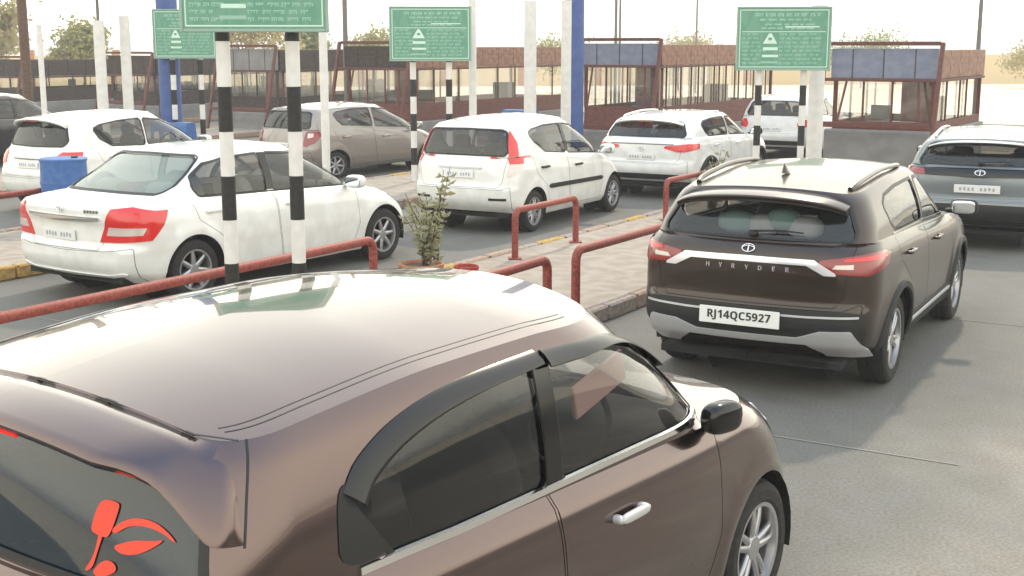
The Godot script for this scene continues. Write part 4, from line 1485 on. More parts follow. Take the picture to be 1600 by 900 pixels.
	shrub("tall scrubby plant with yellow green leaves left of the white hatchback", 11.1, -7.62, 1.28, 0.24, leaf_mat(Color(0.47, 0.46, 0.30)), 4, 8, 0.10, 0.12)
	shrub("bushy grey green plant beside the far red rail", 17.3, -7.0, 0.95, 0.32, leaf_mat(Color(0.44, 0.46, 0.36)), 5, 14, 0.09, 0.12)
	# beyond: a wall and trees
	var wl := thing("boundary_wall", "tan boundary wall far behind the booths", "wall", Vector3(8, 0, -84), 8)
	for i in 24:
		piece(wl, "wall_panel", one_box(Vector3(4.9, 1.9 + 0.05 * (i % 3), 0.25), 0.03), M.cream, Transform3D(Basis.IDENTITY, Vector3(-60 + i * 5.0, 0.93, 0)))
		piece(wl, "pillar", one_box(Vector3(0.4, 2.3, 0.45), 0.03), M.terracotta, Transform3D(Basis.IDENTITY, Vector3(-62.5 + i * 5.0, 1.1, 0)))
	var lm := [leaf_mat(Color(0.52, 0.50, 0.28)), leaf_mat(Color(0.44, 0.46, 0.26)), leaf_mat(Color(0.56, 0.50, 0.32))]
	var spots := [["tree with a loose round crown at the left edge", -26.5, 66, 5.0, 2.0, 2], ["small round tree left of the white poles", -21.5, 65, 4.0, 1.4, 0], ["broad tree behind the nearest green board", -14.0, 68, 4.6, 2.6, 2], ["little tree behind the tall thin white pole", -11.2, 72, 3.8, 1.0, 1], ["low tree behind the brown booth", -7.8, 74, 3.6, 1.6, 0],
		["low tree seen through the slatted booth", 3.0, 70, 3.0, 2.0, 0], ["low tree seen through the right booth windows", 21.0, 78, 2.9, 2.4, 1], ["spreading tree at the right edge", 31.5, 78, 2.9, 2.2, 2], ["low tree under the slatted roof", 9.5, 74, 2.8, 2.0, 2]]
	for i in spots.size():
		var q: Array = spots[i]
		tree(q[0], q[1], q[2], q[3], q[4], lm[q[5]], 100 + i)

func near_hatch() -> void:
	var sp := {
		name = "hatchback_car", label = "mauve brown hatchback in the foreground with a glossy pale roof and smoked wind deflectors", at = [-1.14, 3.94, 37.0], scale = Vector3(1.12, 1.04, 0.975),
		paint = M.mauve_paint, wb = 2.53, wr = 0.30, ra = 0.345, halfw = 0.86, fine = 1.5, crown = 0.095, tables = lower_hatch({
			"grr": [0, 0.13, 1, 0.12], "gw": [0, 0.80, 0.3, 0.79, 0.7, 0.755, 0.9, 0.728, 1, 0.695], "hs": [-0.75, 0.985, 0.0, 0.985, 1.0, 0.965, 2.0, 0.945, 2.5, 0.935, 2.95, 0.885, 3.25, 0.79], "guf": [0, 2.50, 0.5, 2.12, 1, 1.70], "gur": [0, -0.57, 0.5, -0.50, 0.9, -0.43, 1, -0.40],
			"h1": [-0.45, 1.385, 0.0, 1.435, 0.5, 1.47, 1.0, 1.475, 1.7, 1.42]}),
		doors = [[1.03, 0.26, 2.02, 0.26, 2.12, 0.5, 2.08, 1.1, 0.93, 1.1, 0.96, 0.6], [0.47, 0.26, 1.02, 0.26, 0.95, 0.6, 0.92, 1.1, -0.12, 1.1, 0.02, 0.80, 0.30, 0.62]],
		handles = [[1.36, 0.80], [0.25, 0.83]], handle_mat = M.silver,
		tailgate = [0, 0.58, 0.52, 0.58, 0.60, 0.66, 0.66, 1.05, 0, 1.05],
		rear_bumper = [0, 0.2, 0.72, 0.2, 0.75, 0.42, 0.75, 0.55, 0.60, 0.56, 0, 0.56],
		windows = [[1.02, 0.995, 2.10, 0.985, 2.20, 0.99, 1.98, 1.14, 1.66, 1.30, 1.40, 1.375, 1.02, 1.405], [0.16, 1.0, 0.92, 0.995, 0.92, 1.405, 0.5, 1.385, 0.22, 1.33, 0.02, 1.24, 0.0, 1.19]],
		rear_glass = [0, 1.03, 0.66, 1.03, 0.69, 1.06, 0.635, 1.33, 0.60, 1.36, 0, 1.385],
		rear_window_mat = M.blue_glass, side_mat = M.dark_glass, wheel_style = 0, trim = 0.022,
		mirror = [0.82, 2.10, 1.0], mirror_mat = M.gloss_black, folded_mirrors = true,
		lamps = [["tail_lamp", [[0, [["r", 0.54, 0.93], ["s", -0.30, 0.95], ["s", -0.36, 0.83], ["s", -0.5, 0.74], ["r", 0.56, 0.76]]]], M.red_lens, 0.006],
			["headlamp", [[0, [["s", 2.78, 0.80], ["s", 3.0, 0.68], ["d", 3.9, 0.72], ["d", 4.25, 0.7], ["d", 4.1, 0.9], ["d", 3.6, 0.93]]]], M.headlamp, 0.005],
			["centre_pillar_panel", [[2, [["s", 0.925, 1.003], ["s", 1.015, 1.0], ["s", 1.015, 1.425], ["s", 0.925, 1.428]]]], M.gloss_black, 0.003]],
		strips = [["belt_trim", 2, [["s", 0.0, 0.995], ["s", 1.0, 0.987], ["s", 2.15, 0.980]], 0.030, 0.008, M.chrome]],
		lines = [["roof_seam", 3, [["d", 0.0, 0.0], ["d", 0.5, 0.0], ["d", 1.0, 0.0], ["d", 1.5, 0.0]], 0.009, 0.0012, M.rubber]],
		plate = [0.0, 0.76, 0.5, 0.11, "", 0.012],
	}
	var r := build_car(sp)
	var sh: CarShape = sp._shape
	var qp := MB.new()
	sh.patch(qp, 2, on(sh, 2, "s", curved([-0.075, 1.02, 0.14, 1.015, 0.06, 1.12, 0.0, 1.19, 0.005, 1.25, -0.045, 1.24, -0.07, 1.15]), 0.03), [], 0.003, true)
	left_of(r, "pillar_panel", qp, M.plastic)
	var vs := MB.new()
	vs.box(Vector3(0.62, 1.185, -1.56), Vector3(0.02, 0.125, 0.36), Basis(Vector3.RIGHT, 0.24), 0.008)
	piece(r, "sun_visor", vs.mesh(), M.pink_card)  # added pink card, stands in for a reflection in the front side window
	# roof ditches either side
	var b := MB.new()
	for f in [0.075, 0.11]:
		var P := []
		for i in 30: P.append(sh.pn(3, lerp(1.5, 3.3, i / 29.0), f))
		sh.strip_on(b, P, 0.005, 0.001)
	left_of(r, "roof_ditch", b, M.rubber)
	# smoked wind deflectors along the tops of the side windows
	for k in 2:
		var d := MB.new()
		var pts: Array = [[[0.99, 1.43], [1.42, 1.40], [1.72, 1.295], [1.98, 1.155]], [[-0.03, 1.225], [0.05, 1.30], [0.24, 1.375], [0.52, 1.42], [0.95, 1.437]]][k]
		var rows := []
		var cv := Curve2D.new()
		for q in pts.size():
			var tg := (Vector2(pts[min(q + 1, pts.size() - 1)][0], pts[min(q + 1, pts.size() - 1)][1]) - Vector2(pts[max(q - 1, 0)][0], pts[max(q - 1, 0)][1])) / 6.0
			cv.add_point(Vector2(pts[q][0], pts[q][1]), -tg, tg)
		var dense := []
		for q in 36:
			var o := cv.sample_baked(cv.get_baked_length() * q / 35.0, true)
			dense.append(["s", o.x, o.y])
		var L := sh.outline(2, dense, 1.0, false)
		for i in L.size():
			var f := i / float(L.size() - 1)
			var r0 := sh.pn(2, L[i].x, L[i].y)
			var tang: Vector3 = sh.pn(2, L[min(i + 1, L.size() - 1)].x, L[min(i + 1, L.size() - 1)].y)[0] - sh.pn(2, L[max(i - 1, 0)].x, L[max(i - 1, 0)].y)[0]
			var down: Vector3 = r0[1].cross(tang).normalized()
			if down.y > 0: down = -down
			var wd: float = 0.066 * (1.0 - 0.35 * f if k == 0 else 0.9 + 0.25 * (1 - f))
			if k == 0: wd *= 1.0 - 0.6 * pow(f, 4)
			var c: Vector3 = r0[0]
			var nn: Vector3 = r0[1]
			rows.append([c + nn * 0.004, c + down * wd * 0.3 + nn * 0.016, c + down * wd * 0.75 + nn * 0.026, c + down * wd + nn * 0.026, c + down * wd + nn * 0.021, c + down * wd * 0.5 + nn * 0.014, c + nn * 0.001])
		d.ring_loft(rows)
		left_of(r, "wind_deflector", d, M.visor)
	# tail panel: runs on from the roof seam to a lip over the glass and wraps down beside it
	var tp := MB.new()
	var rows := []
	for q in 34:
		var s := 1.56 * q / 33.0
		var k := smoothstep(0.78, 1.28, s)
		var A: Array = sh.pn(3, s, 0.0)
		var g: float = lerp(0.90, 0.44, k)
		var S: Array = sh.pn(2, s, g)
		var p: Vector3 = A[0] + Vector3(0, -0.004, 0.006)
		var lip0: Vector3 = p + Vector3(0, -0.05, 0.225)
		var lip1: Vector3 = S[0] + S[1] * (0.034 * (1.0 - smoothstep(1.3, 1.56, s)) + 0.004)
		var lip := lip0.lerp(lip1, k)
		var mid: Vector3 = p.lerp(lip, 0.55) + Vector3(0, 0.012, 0.0) * (1 - k) + S[1] * 0.022 * k * (1.0 - smoothstep(1.4, 1.56, s))
		var low: Vector3 = lip + Vector3(0, -0.026, -0.018) * (1 - k) - S[1] * 0.012 * k
		rows.append([p, p.lerp(mid, 0.5) + Vector3(0, 0.004, 0) * (1 - k), mid, mid.lerp(lip, 0.6) + Vector3(0, 0.003, 0) * (1 - k), lip, low, S[0] + S[1] * 0.002, A[0] + Vector3(0, -0.03, 0.0)])
	tp.ring_loft(rows, true, false)
	tp.mirror()
	var sm := MB.new()
	var SP := []
	for q in 16: SP.append(sh.pn(2, 1.575, lerp(1.0, 0.42, q / 15.0)))
	sh.strip_on(sm, SP, 0.009, 0.0015)
	left_of(r, "tail_panel_seam", sm, M.rubber)
	var spo := piece(r, "tail_panel", tp.mesh(), M.mauve_paint)
	var bl := MB.new()
	bl.box(Vector3(0, 1.400, 0.590), Vector3(0.30, 0.022, 0.03), Basis(Vector3.RIGHT, 0.25), 0.008)
	piece(spo, "brake_light", bl.mesh(), M.lamp_red)
	var tr := MB.new()
	sh.patch(tr, 2, on(sh, 2, "r", half_of(smooth_poly([-0.57, 1.335, 0.57, 1.335, 0.55, 1.40, -0.55, 1.40], 0.01)), 0.04), [], 0.012, true)
	tr.mirror()
	piece(spo, "spoiler_trim", tr.mesh(), M.gloss_black)
	# printed film on the rear glass: a slanted block, two leaf strokes and a curled stem
	var film := MB.new()
	for pl in [[0.325, 1.215, 0.345, 1.235, 0.395, 1.235, 0.40, 1.22, 0.385, 1.15, 0.37, 1.14, 0.32, 1.145, 0.315, 1.16],
		[0.385, 1.165, 0.42, 1.195, 0.47, 1.212, 0.53, 1.21, 0.585, 1.185, 0.60, 1.17, 0.55, 1.19, 0.49, 1.195, 0.44, 1.185, 0.40, 1.155],
		[0.40, 1.125, 0.43, 1.14, 0.47, 1.155, 0.53, 1.165, 0.565, 1.175, 0.52, 1.14, 0.475, 1.118, 0.43, 1.112], [0.345, 1.15, 0.362, 1.15, 0.352, 1.10, 0.345, 1.06, 0.325, 1.045, 0.318, 1.05, 0.335, 1.075, 0.345, 1.11],
		[0.345, 1.05, 0.375, 1.085, 0.41, 1.09, 0.43, 1.07, 0.40, 1.05, 0.36, 1.04]]:
		sh.patch(film, 2, on(sh, 2, "r", curved(pl), 0.02), [], -0.005)
	piece(sp._rear_window, "printed_film", film.mesh(), M.orange_film)

func white_saloon() -> void:
	var t := lower_hatch({
		"hb": [-0.85, 0.26, 0.4, 0.17, 2.4, 0.17, 3.7, 0.2],
		"hs": [-0.85, 0.985, -0.4, 0.99, 0.3, 0.985, 1.2, 0.96, 2.4, 0.915, 2.75, 0.87, 3.3, 0.76, 3.7, 0.62],
		"plan": [-0.85, 0.94, -0.3, 0.985, 0.6, 1.0, 2.0, 1.0, 2.9, 0.97, 3.7, 0.90],
		"lw": [0, 0.80, 0.1, 0.86, 0.3, 0.885, 0.55, 0.90, 0.78, 0.89, 0.92, 0.865, 1, 0.82],
		"lur": [0, -0.66, 0.12, -0.78, 0.28, -0.82, 0.44, -0.82, 0.5, -0.795, 0.72, -0.80, 0.85, -0.825, 0.95, -0.825, 1, -0.79],
		"luf": [0, 3.5, 0.15, 3.64, 0.4, 3.68, 0.7, 3.62, 0.9, 3.46, 1, 3.30],
		"gw": [0, 0.79, 0.3, 0.765, 0.7, 0.70, 0.9, 0.655, 1, 0.61],
		"gur": [0, -0.34, 0.5, 0.0, 0.9, 0.26, 1, 0.36], "guf": [0, 2.72, 0.5, 2.28, 1, 1.80],
		"grr": [0, 0.22, 1, 0.16], "gcr": [0, 0.34, 1, 0.25], "gbr": [0, 0.07, 1, 0.05],
		"h0": [-0.6, 1.045, -0.3, 1.04, 0.3, 1.0, 1.2, 0.975, 2.4, 0.93, 2.8, 0.90],
		"h1": [0.2, 1.375, 0.5, 1.41, 0.9, 1.435, 1.3, 1.435, 1.85, 1.39]})
	var sp := {
		name = "saloon_car", label = "white saloon car with wedge shaped red tail lamps behind the striped sign posts", at = [-3.93, 13.10, 33.7], scale = Vector3(1.08, 1.0, 1.03),
		paint = M.white_paint, wb = 2.86, wr = 0.305, ra = 0.36, halfw = 0.895, fine = 1.0, crown = 0.045, tables = t,
		doors = [[1.22, 0.24, 2.32, 0.24, 2.42, 0.5, 2.36, 1.1, 1.12, 1.1, 1.15, 0.6], [0.50, 0.24, 1.21, 0.24, 1.14, 0.6, 1.11, 1.1, -0.02, 1.1, 0.06, 0.80, 0.33, 0.62]],
		handles = [[1.36, 0.84], [0.26, 0.87]],
		tailgate = [0, 0.56, 0.44, 0.56, 0.50, 0.64, 0.60, 0.84, 0.64, 1.1, 0, 1.1],
		rear_bumper = [0, 0.2, 0.78, 0.2, 0.80, 0.40, 0.80, 0.60, 0.52, 0.56, 0, 0.545],
		windows = [[1.18, 0.995, 2.34, 0.955, 2.44, 0.96, 2.2, 1.10, 1.86, 1.285, 1.65, 1.345, 1.18, 1.375], [0.16, 1.03, 1.08, 1.0, 1.08, 1.375, 0.62, 1.36, 0.36, 1.31, 0.16, 1.19, 0.11, 1.10]],
		rear_glass = [0, 1.075, 0.60, 1.07, 0.655, 1.10, 0.56, 1.36, 0.50, 1.385, 0, 1.395],
		rear_window_mat = M.pale_glass, trim = 0.02, seat_mat = M.seat_pale, no_headrests = true, wheel_style = 1, mirror = [0.85, 2.28, 0.99],
		lamps = [["tail_lamp", [[0, [["r", 0.60, 0.965], ["r", 0.74, 0.985], ["s", -0.30, 0.935], ["s", -0.38, 0.80], ["s", -0.52, 0.665], ["r", 0.46, 0.645], ["r", 0.52, 0.78]]]], M.red_lens, 0.008],
			["centre_pillar_panel", [[2, [["s", 1.08, 1.003], ["s", 1.18, 1.0], ["s", 1.18, 1.385], ["s", 1.08, 1.388]]]], M.gloss_black, 0.003],
			["reversing_lamp", [[0, [["r", 0.58, 0.80], ["s", -0.56, 0.79], ["s", -0.60, 0.72], ["r", 0.55, 0.715]]]], M.clear_lens, 0.013],
			["headlamp", [[0, [["s", 3.1, 0.76], ["s", 3.3, 0.62], ["d", 3.9, 0.72], ["d", 4.25, 0.7], ["d", 4.1, 0.9], ["d", 3.6, 0.93]]]], M.headlamp, 0.005]],
		tail = [["plate_garnish", 0, [0, 0.835, 0.30, 0.84, 0.48, 0.855, 0.49, 0.885, 0, 0.885], M.chrome, 0.014, 0.006],
			["bumper_lip", 0, [0, 0.30, 0.55, 0.30, 0.72, 0.34, 0.70, 0.355, 0.52, 0.325, 0, 0.325], M.white_paint2, 0.012, 0.0]],
		plate = [-0.06, 0.69, 0.46, 0.10, "", 0.012], badge = [0.0, 0.945, 0, 0.75],
		strips = [["belt_seal", 2, [["s", 0.18, 1.012], ["s", 1.1, 0.985], ["s", 2.35, 0.945]], 0.016, 0.004, M.rubber]],
	}
	var r := build_car(sp)
	var mk := MB.new()
	for k in 5:
		var xf := rear_xf(sp._shape, 0, 0.32 + k * 0.035, 0.935, 0.004)
		mk.box(xf.origin, Vector3(0.022, 0.03, 0.006), xf.basis, 0.002)
	piece(r, "model_badge", mk.mesh(), M.grey_pole)
	var box := MB.new()
	box.lump(Vector3(-0.1, 1.06, -0.1), Vector3(0.14, 0.05, 0.09), 0.5)
	piece(r, "tissue_box", box.mesh(), M.red_pot)

func tall_hatch_tables() -> Dictionary:
	return lower_hatch({
		"hb": [-0.7, 0.33, 0.4, 0.21, 2.1, 0.21, 3.2, 0.25],
		"hs": [-0.75, 1.03, 0.2, 1.03, 1.1, 0.97, 2.0, 0.91, 2.45, 0.87, 2.85, 0.78, 3.2, 0.62],
		"plan": [-0.7, 0.955, -0.2, 0.985, 0.6, 1.0, 1.8, 1.0, 2.6, 0.97, 3.2, 0.90],
		"lw": [0, 0.76, 0.1, 0.81, 0.3, 0.835, 0.55, 0.845, 0.78, 0.838, 0.92, 0.82, 1, 0.80],
		"lur": [0, -0.56, 0.10, -0.64, 0.25, -0.68, 0.42, -0.68, 0.5, -0.655, 0.8, -0.625, 1, -0.585],
		"luf": [0, 3.0, 0.15, 3.14, 0.4, 3.18, 0.7, 3.12, 0.9, 2.98, 1, 2.84],
		"gw": [0, 0.785, 0.3, 0.755, 0.7, 0.685, 0.9, 0.64, 1, 0.595],
		"gur": [0, -0.575, 0.5, -0.51, 0.9, -0.44, 1, -0.40], "guf": [0, 2.55, 0.5, 2.08, 1, 1.52],
		"h0": [-0.6, 1.045, 0.2, 1.045, 1.1, 0.985, 2.0, 0.925, 2.6, 0.885],
		"h1": [-0.45, 1.425, 0.0, 1.475, 0.5, 1.505, 0.95, 1.505, 1.55, 1.45]})

func white_tall_hatch() -> void:
	var sp := {
		name = "hatchback_car", label = "white hatchback with tall red tail lamps and a black strip along its doors", at = [-0.40, 17.75, 29.5],
		paint = M.white_paint, wb = 2.52, wr = 0.285, ra = 0.335, halfw = 0.84, crown = 0.05, tables = tall_hatch_tables(),
		doors = [[1.06, 0.28, 2.0, 0.28, 2.1, 0.5, 2.06, 1.1, 0.97, 1.1, 1.0, 0.6], [0.46, 0.28, 1.05, 0.28, 0.99, 0.6, 0.96, 1.1, -0.06, 1.1, 0.05, 0.80, 0.30, 0.62]],
		handles = [[1.28, 0.83], [0.26, 0.87]], handle_mat = M.plastic,
		tailgate = [0, 0.64, 0.58, 0.64, 0.64, 0.72, 0.68, 1.1, 0, 1.1],
		rear_bumper = [0, 0.28, 0.72, 0.28, 0.75, 0.45, 0.74, 0.66, 0.64, 0.62, 0, 0.625],
		windows = [[1.05, 1.02, 2.2, 0.945, 2.32, 0.93, 2.06, 1.11, 1.76, 1.27, 1.46, 1.37, 1.05, 1.42], [0.36, 1.08, 0.97, 1.03, 0.97, 1.42, 0.5, 1.415, 0.15, 1.375, 0.03, 1.33, 0.12, 1.22]],
		rear_glass = [0, 1.075, 0.65, 1.07, 0.66, 1.10, 0.585, 1.36, 0.53, 1.385, 0, 1.395],
		rear_window_mat = M.dark_glass, trim = 0.015, wheel_style = 2, seat_mat = M.seat_pale, mirror = [0.83, 2.05, 1.0],
		lamps = [["tail_lamp", [[2, [["r", 0.605, 1.385], ["s", -0.33, 1.35], ["s", -0.31, 1.22], ["s", -0.35, 1.05], ["d", 1.35, -0.02], ["r", 0.68, 1.05]]], [1, [["d", 0.80, 0], ["d", 2.06, 0], ["d", 2.06, 1], ["d", 0.80, 1]]], [0, [["r", 0.66, 1.04], ["s", -0.26, 1.05], ["s", -0.30, 0.955], ["r", 0.70, 0.955]]]], M.red_lens, 0.012],
			["centre_pillar_panel", [[2, [["s", 0.97, 1.04], ["s", 1.05, 1.03], ["s", 1.05, 1.43], ["s", 0.97, 1.43]]]], M.gloss_black, 0.003],
			["reversing_lamp", [[0, [["r", 0.70, 0.95], ["s", -0.30, 0.95], ["s", -0.42, 0.86], ["s", -0.52, 0.80], ["r", 0.69, 0.79]]]], M.clear_lens, 0.012],
			["bumper_reflector", [[0, [["r", 0.46, 0.475], ["r", 0.70, 0.475], ["r", 0.70, 0.505], ["r", 0.46, 0.505]]]], M.plastic, 0.006],
			["headlamp", [[0, [["s", 2.65, 0.80], ["s", 2.85, 0.66], ["d", 3.9, 0.72], ["d", 4.25, 0.7], ["d", 4.1, 0.9], ["d", 3.6, 0.93]]]], M.headlamp, 0.005]],
		tail = [["plate_garnish", 0, [0, 0.88, 0.33, 0.885, 0.34, 0.905, 0, 0.905], M.silver, 0.016, 0.004]],
		plate = [0.0, 0.81, 0.46, 0.10, "", 0.012],
		cladding = [["side_moulding", [0.42, 0.565, 2.02, 0.545, 2.10, 0.575, 2.02, 0.605, 0.42, 0.625, 0.36, 0.595], M.plastic, 0.014]],
	}
	var r := build_car(sp)
	var b := MB.new()
	b.box(Vector3(0, 1.405, 0.43), Vector3(0.26, 0.022, 0.03), Basis(Vector3.RIGHT, 0.3), 0.008)
	piece(r, "brake_light", b.mesh(), M.red_lens)
	var tp := MB.new()
	tp.tube([Vector3(-0.32, 0.27, 0.45), Vector3(-0.32, 0.265, 0.66)], 0.028, 12)
	piece(r, "tailpipe", tp.mesh(), M.dark_metal)

func suv_tables(k := {}) -> Dictionary:
	var t := {
		"hb": [-0.95, 0.36, 0.4, 0.25, 2.2, 0.25, 3.55, 0.3],
		"hs": [-1.0, 1.14, 0.0, 1.13, 1.0, 1.09, 2.0, 1.04, 2.5, 1.00, 3.0, 0.94, 3.6, 0.84],
		"plan": [-1.0, 0.95, -0.3, 0.985, 0.5, 1.0, 1.9, 1.0, 2.7, 0.975, 3.6, 0.90],
		"lw": [0, 0.79, 0.1, 0.84, 0.3, 0.87, 0.55, 0.885, 0.8, 0.88, 0.93, 0.86, 1, 0.83],
		"lur": [0, -0.74, 0.12, -0.86, 0.28, -0.91, 0.42, -0.90, 0.5, -0.875, 0.72, -0.885, 0.86, -0.88, 0.95, -0.85, 1, -0.79],
		"luf": [0, 3.36, 0.15, 3.50, 0.4, 3.56, 0.7, 3.54, 0.9, 3.46, 1, 3.36],
		"lrr": [0, 0.24, 1, 0.26], "lcr": [0, 0.24, 1, 0.30], "lrf": [0, 0.30, 1, 0.32], "lcf": [0, 0.30, 1, 0.40],
		"lbr": [0, 0.05, 1, 0.06], "lbf": [0, 0.10, 1, 0.12],
		"gw": [0, 0.815, 0.3, 0.79, 0.7, 0.73, 0.9, 0.69, 1, 0.645],
		"gur": [0, -0.765, 0.5, -0.66, 0.9, -0.57, 1, -0.53], "guf": [0, 2.46, 0.5, 2.05, 1, 1.62],
		"grr": [0, 0.20, 1, 0.15], "gcr": [0, 0.26, 1, 0.24], "grf": [0, 0.25, 1, 0.22], "gcf": [0, 0.40, 1, 0.42],
		"gbr": [0, 0.05, 1, 0.05], "gbf": [0, 0.14, 1, 0.10],
		"h0": [-0.8, 1.155, 0.0, 1.145, 1.0, 1.105, 2.0, 1.055, 2.5, 1.03],
		"h1": [-0.6, 1.455, 0.0, 1.51, 0.6, 1.54, 1.1, 1.54, 1.65, 1.50],
	}
	for q in k: t[q] = k[q]
	return t

func suv_spec() -> Dictionary:
	return {
		wb = 2.6, wr = 0.345, ra = 0.40, flare = 0.02, halfw = 0.88, crown = 0.05, arch_trim = true,
		doors = [[1.10, 0.40, 2.02, 0.40, 2.12, 0.6, 2.08, 1.2, 1.0, 1.2, 1.03, 0.7], [0.56, 0.40, 1.09, 0.40, 1.02, 0.7, 0.99, 1.2, -0.06, 1.2, 0.02, 0.95, 0.36, 0.76]],
		handles = [[1.38, 0.95], [0.30, 0.98]],
		tailgate = [0, 0.70, 0.60, 0.70, 0.66, 0.78, 0.72, 1.2, 0, 1.2],
		rear_bumper = [0, 0.30, 0.76, 0.30, 0.78, 0.46, 0.78, 0.74, 0.66, 0.685, 0, 0.685],
		windows = [[1.09, 1.145, 2.1, 1.095, 2.22, 1.09, 2.0, 1.23, 1.78, 1.37, 1.55, 1.44, 1.09, 1.465], [0.10, 1.17, 1.0, 1.15, 1.0, 1.465, 0.4, 1.455, 0.05, 1.42, -0.08, 1.36, -0.02, 1.24]],
		rear_glass = [0, 1.175, 0.66, 1.165, 0.69, 1.20, 0.60, 1.40, 0.54, 1.435, 0, 1.45],
		trim = 0.025, wheel_style = 0, mirror = [0.86, 2.1, 1.13], mirror_mat = M.plastic,
		plate = [-0.03, 0.595, 0.58, 0.125, "RJ14QC5927", 0.02],
	}

func brown_suv() -> void:
	var sp := suv_spec()
	sp.merge({
		name = "sport_utility_car", label = "dark brown sport utility car with chrome bracket trim and pale skid plate behind", at = [2.10, 9.80, 28.5], scale = Vector3(1.03, 0.985, 1.0),
		paint = M.brown_paint, rear_window_mat = M.light_glass, fine = 1.25, tables = suv_tables(), badge = [0.0, 1.095, 0, 0.8], aerial = [0.0, 1.58],
		lamps = [["tail_lamp", [[0, [["r", 0.47, 0.985], ["r", 0.50, 1.04], ["r", 0.78, 1.085], ["s", -0.46, 1.095], ["s", -0.30, 1.06], ["s", -0.42, 0.985], ["r", 0.80, 0.935], ["r", 0.60, 0.95]]]], M.dark_red_lens, 0.009],
			["lamp_lens", [[0, [["r", 0.58, 0.985], ["r", 0.60, 1.012], ["r", 0.71, 1.018], ["r", 0.71, 0.985]]]], M.clear_lens, 0.013],
			["lamp_bar", [[0, [["r", 0.64, 1.05], ["r", 0.80, 1.07], ["s", -0.44, 1.07], ["s", -0.42, 1.045], ["r", 0.80, 1.04], ["r", 0.66, 1.035]]]], M.red_lens, 0.013],
			["headlamp", [[0, [["s", 3.1, 0.88], ["s", 3.2, 0.78], ["d", 3.9, 0.80], ["d", 4.25, 0.8], ["d", 4.2, 0.93], ["d", 3.6, 0.94]]]], M.headlamp, 0.005]],
		tail = [["chrome_trim", 0, [0, 1.005, 0.41, 1.0, 0.53, 0.935, 0.615, 0.935, 0.60, 0.955, 0.46, 1.04, 0, 1.045], M.bright_trim, 0.02, 0.006],
			["bumper_insert", 0, [0, 0.40, 0.70, 0.40, 0.80, 0.50, 0.80, 0.66, 0.70, 0.68, 0, 0.68], M.plastic, 0.006, 0.02],
			["skid_plate", 0, [0, 0.43, 0.42, 0.43, 0.52, 0.36, 0.58, 0.27, 0.79, 0.27, 0.795, 0.38, 0.72, 0.545, 0.52, 0.535, 0.36, 0.475, 0, 0.475], M.silver, 0.018, 0.012],
			["bumper_strip", 0, [0.44, 0.625, 0.76, 0.635, 0.76, 0.65, 0.44, 0.64], M.silver, 0.012, 0.0]],
		cladding = [["sill_cladding", [0.42, 0.2, 2.18, 0.2, 2.18, 0.44, 0.42, 0.44], M.plastic, 0.012]],
		strips = [["sill_trim", 0, [["s", 0.5, 0.40], ["s", 2.1, 0.40]], 0.04, 0.02, M.silver], ["belt_trim", 2, [["s", -0.02, 1.155], ["s", 1.0, 1.135], ["s", 2.15, 1.08]], 0.018, 0.006, M.chrome]],
	})
	var r := build_car(sp)
	var sh: CarShape = sp._shape
	roof_spoiler(r, sh, "roof_spoiler", M.brown_paint, -0.50, -0.79, 1.503, 1.475, 0.05, 0.615, 0.055)
	roof_rails(r, sh, M.brown_paint)
	var xf := rear_xf(sh, 0, 0.0, 0.955, 0.007)
	var word := "HYRYDER"
	for i in word.length():
		var l := lettering(r, word[i], M.chrome, 0.034, 0.05, 0.0, "letter")
		l.transform = rear_xf(sh, 0, -0.285 + i * 0.095, 0.962 , 0.007) * l.transform
	rear_wiper(r, sh, 1.185)
	# cushions seen through the rear window
	for q in [[-0.24, 1.21, M.turquoise, 0.15], [0.10, 1.25, M.turquoise, 0.12], [0.26, 1.20, M.pale_cloth, 0.13], [-0.05, 1.2, M.pale_cloth, 0.11]]:
		var b := MB.new()
		b.lump(Vector3(q[0], q[1], 0.36), Vector3(q[3], 0.085, 0.09), 0.8)
		piece(r, "cushion", b.mesh(), q[2])

func rear_wiper(r: Node3D, sh: CarShape, h: float) -> void:
	var b := MB.new()
	var x0 := rear_xf(sh, 2, 0.0, h, 0.018)
	b.lump(x0.origin, Vector3(0.035, 0.022, 0.03), 0.7)
	var p := []
	for i in 8:
		p.append(rear_xf(sh, 2, 0.0 + i * 0.05, h + 0.012 + 0.012 * sin(i * 0.4), 0.022).origin)
	b.tube(p, 0.009, 8, 0.005)
	piece(r, "wiper", b.mesh(), M.plastic)

func roof_rails(r: Node3D, sh: CarShape, m: Material) -> void:
	var b := MB.new()
	var P := []
	for i in 22:
		var f := i / 21.0
		var q := sh.pn(3, lerp(1.7, 3.2, f), 0.10)
		P.append(q[0] + q[1] * (0.042 * pow(sin(PI * clamp(f, 0.02, 0.98)), 0.35) - 0.008))
	b.tube(P, 0.02, 10)
	left_of(r, "roof_rail", b, m)

